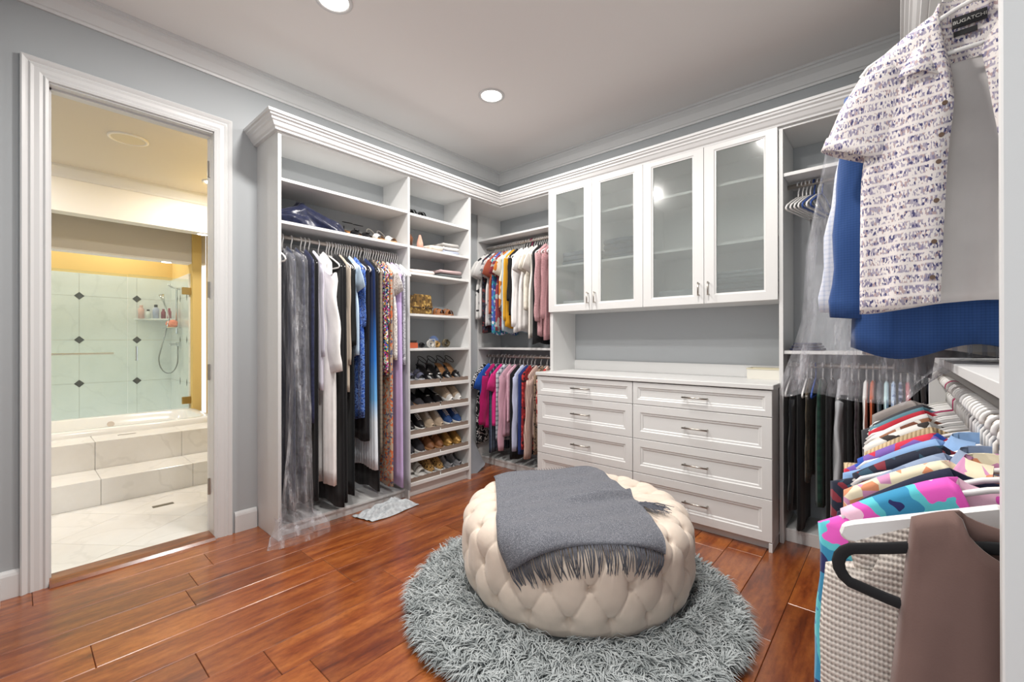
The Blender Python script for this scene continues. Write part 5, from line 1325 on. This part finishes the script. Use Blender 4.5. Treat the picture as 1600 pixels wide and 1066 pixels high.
MB().prism([(-1.318, 1.50), (-1.107, 1.50), (-1.128, 1.606), (-1.297, 1.606)], .268, .277, 'x').build('flap', LV, hb, bevel=.003)
MB().tube([(.275, -1.318, 1.50), (.279, -1.107, 1.50)], .004, 6).build('piping', plain('dark brown leather', '3a2818', .5), hb)
MB().tube([(.283, -1.212 + .014 * math.cos(a), 1.50 + .014 * math.sin(a)) for a in [2 * math.pi * k / 12 for k in range(12)]], .003, 6, True).build('clasp', gold, hb, smooth=True)
sb = thing('black_purse', 'tall black purse standing behind the patterned handbag', 'handbag', (.12, -1.35, 1.442))
MB().prism([(-1.383, 1.442), (-1.33, 1.442), (-1.335, 1.58), (-1.38, 1.60)], .05, .14, 'x').build('body', blk, sb, bevel=.008)
MB().tube([(.095, -1.378, 1.59), (.095, -1.37, 1.66), (.095, -1.345, 1.66), (.095, -1.337, 1.58)], .005, 6).build('handle', blk, sb, smooth=True)
bx = thing('orange_box', 'orange gift box with a dark lid on the tower shelf above the shoe racks', 'box', (.25, -1.325, 1.169))
Box(.19, .31, -1.382, -1.285, 1.169, 1.212).build('body', plain('orange card', 'bc5a38', .6), bx, bevel=.002); Box(.195, .305, -1.378, -1.29, 1.212, 1.232).build('lid', plain('dark lid', '2b2422', .6), bx, bevel=.003)
def coil(y, x, r_, c, label, z=1.169, w_=.03):
    b_ = thing('rolled_belt', label, 'belt', (x, y, z), 'rolled belts in the shoe tower')
    pts = [(x, y + (r_ * (.35 + .65 * k / 60)) * math.cos(k * .32), z + r_ + (r_ * (.35 + .65 * k / 60)) * math.sin(k * .32) * .98) for k in range(61)]
    MB().tube([(p[0], p[1], p[2] + .003) for p in pts], w_ / 2, 8, r2=.0028).build('strap', c, b_)
    return b_
b1 = coil(-1.13, .27, .033, plain('white belt', 'd9d6d0', .5), 'rolled white belt with a square buckle in the shoe tower')
MB().tube([(.292, -1.16, 1.175), (.292, -1.10, 1.175), (.292, -1.10, 1.24), (.292, -1.16, 1.24)], .005, 6, True).build('buckle', slv_, b1)
coil(-.965, .27, .038, plain('olive belt', '5d5440', .5), 'rolled olive leather belt in the shoe tower')
coil(-1.05, .25, .03, plain('tan belt', 'b59562', .5), 'rolled tan belt in the shoe tower')
coil(-1.22, .27, .022, plain('black belt', '1c1b1d', .5), 'small rolled black belt in the shoe tower')
tag(MB().ell((.2, -1.04, 1.222), .04, .045, .05, 14, 8).build('blue_pouch', fab('blue felt', '6f86b5', 'plain'), None, smooth=True), 'round blue felt pouch behind the rolled tan belt', 'pouch')
# tissue-like tray on the dresser
tb_ = thing('jewelry_tray', 'low cream box with a gold rim on the dresser top', 'box', (2.56, -.13, .968))
def hollow(x0, x1, y0, y1, z0, z1, t_):
    return MB().box(x0, x1, y0, y0 + t_, z0, z1).box(x0, x1, y1 - t_, y1, z0, z1).box(x0, x0 + t_, y0 + t_, y1 - t_, z0, z1).box(x1 - t_, x1, y0 + t_, y1 - t_, z0, z1)
hollow(2.43, 2.645, -.165, -.035, .9685, 1.034, .008).build('tray', plain('cream box', 'dcd9cf', .5), tb_)
Box(2.438, 2.637, -.157, -.043, .9685, .974).build('base', plain('cream box', 'dcd9cf', .5), tb_)
hollow(2.427, 2.648, -.168, -.032, 1.034, 1.041, .012).build('rim', plain('soft gold', 'cfc7ac', .4), tb_)
# things seen dimly behind the frosted doors
for (x0, x1, z, c, l, hh) in ((1.0, 1.33, 1.873, '3c4a5c', 'folded blue-grey blanket', .12), (1.40, 1.70, 1.873, '2f3d4e', 'folded slate blanket', .17), (1.0, 1.3, 1.493, 'd5d8da', 'folded white towel', .08), (2.25, 2.6, 1.493, '4f5a62', 'folded charcoal blanket', .15), (2.25, 2.6, 1.645, '7c868c', 'folded grey blanket', .05), (1.86, 2.15, 1.493, '9aa2a6', 'folded pale grey blanket', .10)):
    if z == 1.645: z = 1.643
    mb = MB(); k = max(2, int(hh / .035))
    for q in range(k): mb.box(x0 + .004 * (q % 2), x1 - .006 * ((q + 1) % 2), -.27 + .004 * (q % 3), -.06, z + hh * q / k, z + hh * (q + .93) / k)
    tag(mb.build('folded_blanket', fab('blk ' + c, c, 'plain'), None, bevel=.008), l + ' behind the frosted glass of the wall cabinet', 'blanket', 'blankets in the wall cabinet')
